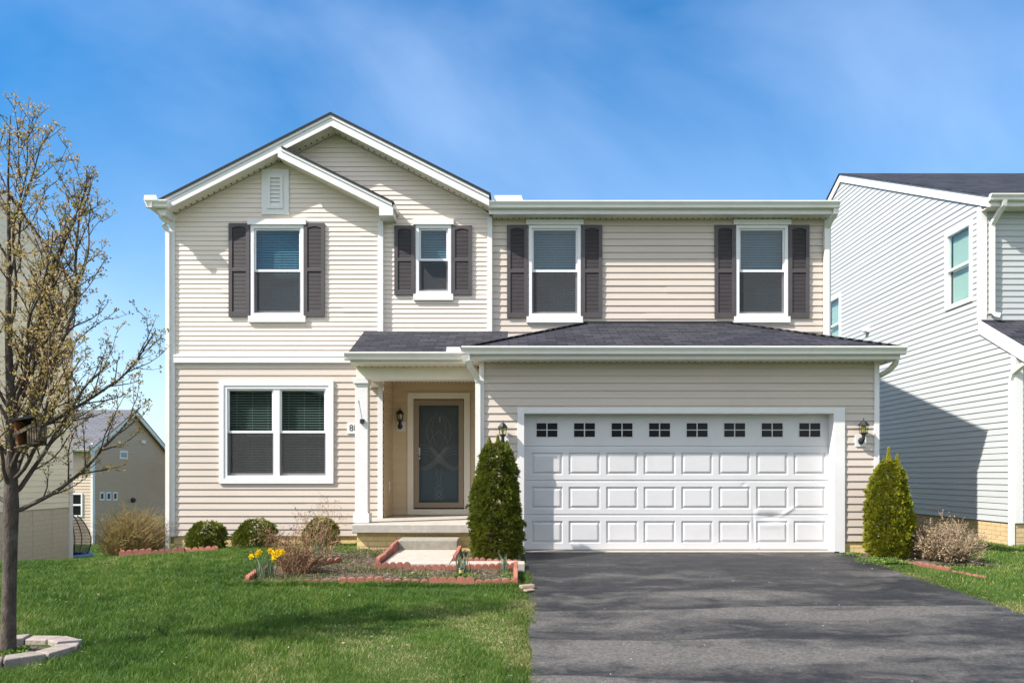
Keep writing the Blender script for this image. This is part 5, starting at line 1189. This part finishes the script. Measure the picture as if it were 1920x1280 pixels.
# ------------------------------------------------------------------ tree
tb_ = (PX(15, 6.53), 6.53, G(PX(15, 6.53), 6.53))
tree = empty('tree', tb_, 'young budding tree with upright branches in a stone ring at the left', 'tree')
TR = random.Random(21); bark = MB(); tw = MB(); bud_pts = []
def crown_r(z): return float(np.interp(z, [.9, 1.5, 2.3, 3.0, 3.6, 4.2, 4.7], [.5, 1.16, 1.27, 1.08, .85, .45, .12]))
def limb(p, d, ln_, r, depth, up):
    seg = max(3, int(ln_ / .09)); pts = [Vector(p)]; dd = Vector(d).normalized(); rad = [r]; jit = .10 if depth == 2 else .15
    for i in range(seg):
        q = pts[-1]; rr_ = math.hypot(q.x - tb_[0], q.y - tb_[1]); zz = q.z - tb_[2]
        over = rr_ / crown_r(zz)
        if over > 1.04 or zz > 4.6: break
        dd = (dd + Vector((TR.gauss(0, jit), TR.gauss(0, jit), TR.gauss(up + max(0, over - .75) * .55, .07)))).normalized(); pts.append(pts[-1] + dd * ln_ / seg); rad.append(r * (1 - .70 * (i + 1) / seg))
    if len(pts) < 2: return
    seg = len(pts) - 1; L_ = ln_ * seg / max(3, int(ln_ / .09))
    (bark if r > .010 else tw).tube([tuple(q) for q in pts], rad, 9 if r > .03 else (6 if r > .010 else 4), cap=False)
    sp_ = 1.12 if pts[0].z - tb_[2] > 2.2 else 1.0
    m = max(1, int(L_ / sp_ / (.058 if depth < 2 else .10)))
    for k in range(m):
        f = (k + TR.random()) / m
        if depth == 2 and f < .35: continue
        i = min(seg - 1, int(f * seg)); q = pts[i].lerp(pts[i + 1], f * seg - i)
        s_ = Vector((TR.gauss(0, 1), TR.gauss(0, 1), .6)).normalized(); e = q + s_ * TR.uniform(.012, .035)
        tw.tube([tuple(q), tuple(e)], [.0028, .0022], 3, cap=False); bud_pts.append((e, dd, .75 + .5 * TR.random()))
    bud_pts.append((pts[-1], dd, 1.1))
    if depth > 0:
        n_ = max(1, int(L_ / sp_ / (.112 if depth == 2 else .15))); a0 = TR.uniform(0, 6.28)
        for k in range(n_):
            f = .16 + .80 * (k + TR.random() * .8) / n_; i = min(seg - 1, int(f * seg)); q = pts[i].lerp(pts[i + 1], f * seg - i); a = a0 + k * 2.4
            ax = (pts[i + 1] - pts[i]).normalized(); sd2 = ax.cross(Vector((math.cos(a), math.sin(a), .3))).normalized(); ang = TR.uniform(.45, .95)
            nd = ax * math.cos(ang) + sd2 * math.sin(ang); nd.z += .15
            ll = TR.uniform(.25, .75) * (1.1 - .5 * f) if depth == 2 else TR.uniform(.08, .24)
            limb(q, nd, ll, max(.0032, min(.0075, rad[i] * .6)) if depth == 2 else .0032, depth - 1, .07)
x0, y0, z0 = tb_
tk = [(x0, y0, z0 - .06), (x0, y0, z0 + .02), (x0 + .005, y0, z0 + .25), (x0 + .012, y0, z0 + .6), (x0 + .018, y0 + .005, z0 + .95), (x0 + .025, y0, z0 + 1.22), (x0 + .02, y0 + .01, z0 + 1.6), (x0 + .02, y0, z0 + 2.1), (x0 + .0, y0, z0 + 2.7), (x0 + .01, y0, z0 + 3.3), (x0, y0, z0 + 3.9), (x0 + .02, y0, z0 + 4.42)]
bark.tube(tk, [.075, .062, .055, .052, .052, .058, .042, .033, .024, .016, .009, .003], 14, cap=False)
for zh, az, el, ln_, r in ((1.17, -.05, .30, 1.15, .024), (1.24, 2.9, .45, 1.0, .024), (1.30, .5, .80, 1.25, .026), (1.36, -1.6, .95, 1.1, .022), (1.33, 1.8, .9, 1.2, .022), (1.50, -.25, .95, 1.35, .027), (1.55, 2.3, 1.05, 1.5, .026), (1.72, .15, 1.12, 1.9, .026), (1.85, 3.5, 1.1, 1.4, .022), (2.0, 1.2, 1.18, 1.7, .020), (2.2, -.6, 1.22, 1.65, .020), (2.3, .35, 1.2, 1.7, .020), (2.7, .0, 1.2, 1.4, .016), (3.5, .3, 1.25, .8, .01), (3.7, 2.4, 1.2, .6, .008), (3.1, .9, 1.25, 1.1, .013), (3.2, -2.6, 1.2, 1.1, .013), (1.42, .05, .62, 1.25, .022), (1.62, .35, .88, 1.35, .022), (1.95, -.4, .95, 1.35, .020), (1.80, .75, .92, 1.3, .019), (2.1, .1, .98, 1.2, .018), (2.0, 3.3, 1.0, 1.3, .018), (1.6, -2.6, .9, 1.2, .019)):
    limb((x0 + .02, y0, z0 + zh), (math.cos(az) * math.cos(el), math.sin(az) * math.cos(el), math.sin(el)), ln_ * 1.18, r * .84, 2, .055)
bark.build('trunk', M['bark'], tree, smooth=True); tw.build('twigs', M['twig'], tree)
nb2 = len(bud_pts); P_ = np.array([tuple(b[0]) for b in bud_pts]); S_ = np.array([b[2] for b in bud_pts]); keep = RNG.uniform(0, 1, nb2) < 1.1; P_ = P_[keep]; S_ = S_[keep]
k = 6; n = len(P_) * k; off = RNG.normal(0, 1, (n, 3)); B = np.repeat(P_, k, 0) + off * .0065 * np.repeat(S_, k)[:, None]
V, f = leaves(B, off + [0, 0, .9], rand_dirs(n), RNG.uniform(.011, .027, n) * np.repeat(S_, k), RNG.uniform(.009, .017, n) * np.repeat(S_, k), .15)
np_mesh('buds', V, [f], M['bud'], tree, np.clip(np.repeat(RNG.uniform(0, .8, len(P_)), k) + RNG.normal(.1, .15, n), 0, 1))
print('TREE', len(bark.f), len(tw.f), len(P_))
# --- bird feeder hanging among the branches
bx, by = PX(56, 6.35), 6.35; bz = PZ(838, by)
fe = empty('bird_feeder', (bx, by, bz), 'small tilted wooden bird feeder hanging among the tree branches', 'bird feeder')
mb = MB(); c = Vector((bx, by, bz + .115)); mb.obox(c + Vector((-.075, 0, -.0)), (.010, 0, 0), (0, .06, 0), (-.01, 0, .10), 1)
for k in range(5): mb.obox(c + Vector((.02 + k * .020, -.055, -.04 + k * .012)), (.006, 0, 0), (0, .005, 0), (.0, 0, .075 - .004 * k))
mb.obox(c + Vector((.005, -.058, .03)), (.10, 0, .055), (0, .006, 0), (-.006, 0, .012)); mb.obox(c + Vector((.10, 0, .02)), (.006, 0, 0), (0, .055, 0), (0, 0, .085)); mb.obox(c + Vector((0, .055, .0)), (.10, 0, .0), (0, .005, 0), (0, 0, .10), 2); mb.obox(c + Vector((0, 0, -.10)), (.09, 0, .02), (0, .06, 0), (0, 0, .006))
mb.build('feeder_box', [M['wood'], M['rust'], M['dark']], fe)
mb = MB(); mb.obox(c + Vector((.0, 0, .112)), (.125, 0, .022), (0, .085, 0), (-.002, 0, .010)); mb.build('feeder_roof', M['black'], fe)
mb = MB(); mb.tube([tuple(c + Vector((0, 0, .12))), tuple(c + Vector((.01, .02, .30)))], .003, 4); mb.build('hanger', M['black'], fe)

# ------------------------------------------------------------------ grass
def grass(name, n, x0, x1, y0, y1, hmin, hmax, mat, label, w=.0045, pw=1.0, tall=True):
    u = RNG.uniform(0, 1, n); Y_ = y0 + (y1 - y0) * u ** pw; X_ = RNG.uniform(x0, x1, n)
    vis = (np.abs(X_ / np.maximum(Y_, .1) + .008) < .86); ok = vis
    for (a, b, c, d) in ((-3.38, .0, 9.62, 12.7), (-1.9, 5.06, 10.6, 12.8), (.17, 4.98, -2, 12.5), (5.1, 6.8, 11.35, 12.5), (-6.15, 5.6, 13.95, 24), (9.0, 20, 14.6, 30), (-20, -9.66, 12.7, 17.3)):
        ok &= ~((X_ > a) & (X_ < b) & (Y_ > c) & (Y_ < d))
    ok &= ((X_ - RC[0]) ** 2 + (Y_ - RC[1]) ** 2) > .55 ** 2
    X_, Y_ = X_[ok], Y_[ok]; n = len(X_)
    pn = (np.sin(X_ * .9 + 1.1 * np.sin(Y_ * .7 + 1)) + np.sin(Y_ * 1.6 - X_ * 1.2 + 2) + np.sin(X_ * 3.1 + Y_ * 2.3)) / 3
    pat = .5 + .25 * np.sin(X_ * 2.1 + 1.3 * np.sin(Y_ * 1.7)) + .25 * np.sin(Y_ * 3.3 + X_ * 1.1)
    worn = sstep(-3.2, -.6, X_) * sstep(9.3, 7.6, Y_) * (.62 + .38 * np.sin(X_ * 5 + Y_ * 3)) + (X_ > 4) * .35
    lush = sstep(-1.0, -4.0, X_)
    h = (hmin + (hmax - hmin) * RNG.uniform(0, 1, n)) * (.65 + .5 * pat + .22 * np.sin(X_ * 9 + Y_ * 6) * np.sin(Y_ * 10 - X_ * 5)) * (1 - .45 * np.clip(worn, 0, 1)) * (1 + .35 * lush)
    B = np.stack([X_, Y_, terrain(X_, Y_) - .004], 1); az = RNG.uniform(0, 6.283, n)
    wd = w * RNG.uniform(.7, 1.3, n) * np.clip(Y_ / 7.5, .8, 1.9)
    V, q, t = blades(B, h, wd, h * RNG.uniform(.2, 1.1, n), az)
    rnd = np.clip(RNG.beta(2, 2.2, n) * .84 + .24 * (pat - .5) + .15 * pn + .14 * np.sin(X_ * 11 + 2 * np.sin(Y_ * 7)) * np.sin(Y_ * 13 + X_ * 4) + np.clip(worn, 0, 1) * RNG.uniform(.05, .85, n), 0, 1)
    return tag(np_mesh(name, V, [q, t], mat, None, np.tile(rnd, 2)), label, 'grass', kind='stuff')
grass('lawn_grass', 720000, -9.5, .13, 5.2, 14.0, .022, .066, M['grass'], 'green mown grass of the front lawn', pw=1.25, w=.0036)
grass('edge_grass', 9000, -3.5, .0, 9.48, 9.615, .035, .095, M['grass'], 'longer uncut grass growing against the front row of edging blocks', w=.005)
grass('edge_grass', 16000, -.10, .17, 5.2, 10.4, .02, .06, M['drygrass'], 'dry straggly grass fringing the left edge of the driveway', w=.005)
grass('edge_grass', 16000, 4.92, 5.35, 7.2, 12.0, .02, .055, M['drygrass'], 'dry straggly grass fringing the right edge of the driveway', w=.005)
n = 1500; Y_ = RNG.uniform(5.3, 13, n); X_ = RNG.uniform(-6.5, .1, n); ok = ~((X_ > -3.4) & (Y_ > 9.6)); X_, Y_ = X_[ok], Y_[ok]; n = len(X_); az = RNG.uniform(0, 6.28, n)
V, f = leaves(np.stack([X_, Y_, terrain(X_, Y_) + RNG.uniform(.02, .055, n)], 1), np.stack([np.cos(az), np.sin(az), RNG.normal(0, .3, n)], 1), rand_dirs(n) + [0, 0, 1.2], RNG.uniform(.012, .045, n), RNG.uniform(.004, .014, n))
tag(np_mesh('leaf_litter', V, [f], M['chip'], rnd=RNG.uniform(.3, 1, n)), 'scattered dead leaf scraps and straw over the lawn', 'leaf litter', kind='stuff')
grass('lawn_grass', 60000, 4.95, 9.3, 7.0, 16.0, .03, .065, M['grass'], 'green mown grass between the driveway and the right house')
grass('lawn_grass', 90000, -16, -5.9, 13.5, 30, .05, .10, M['grass'], 'green grass sloping down behind the left corner of the house', w=.009)
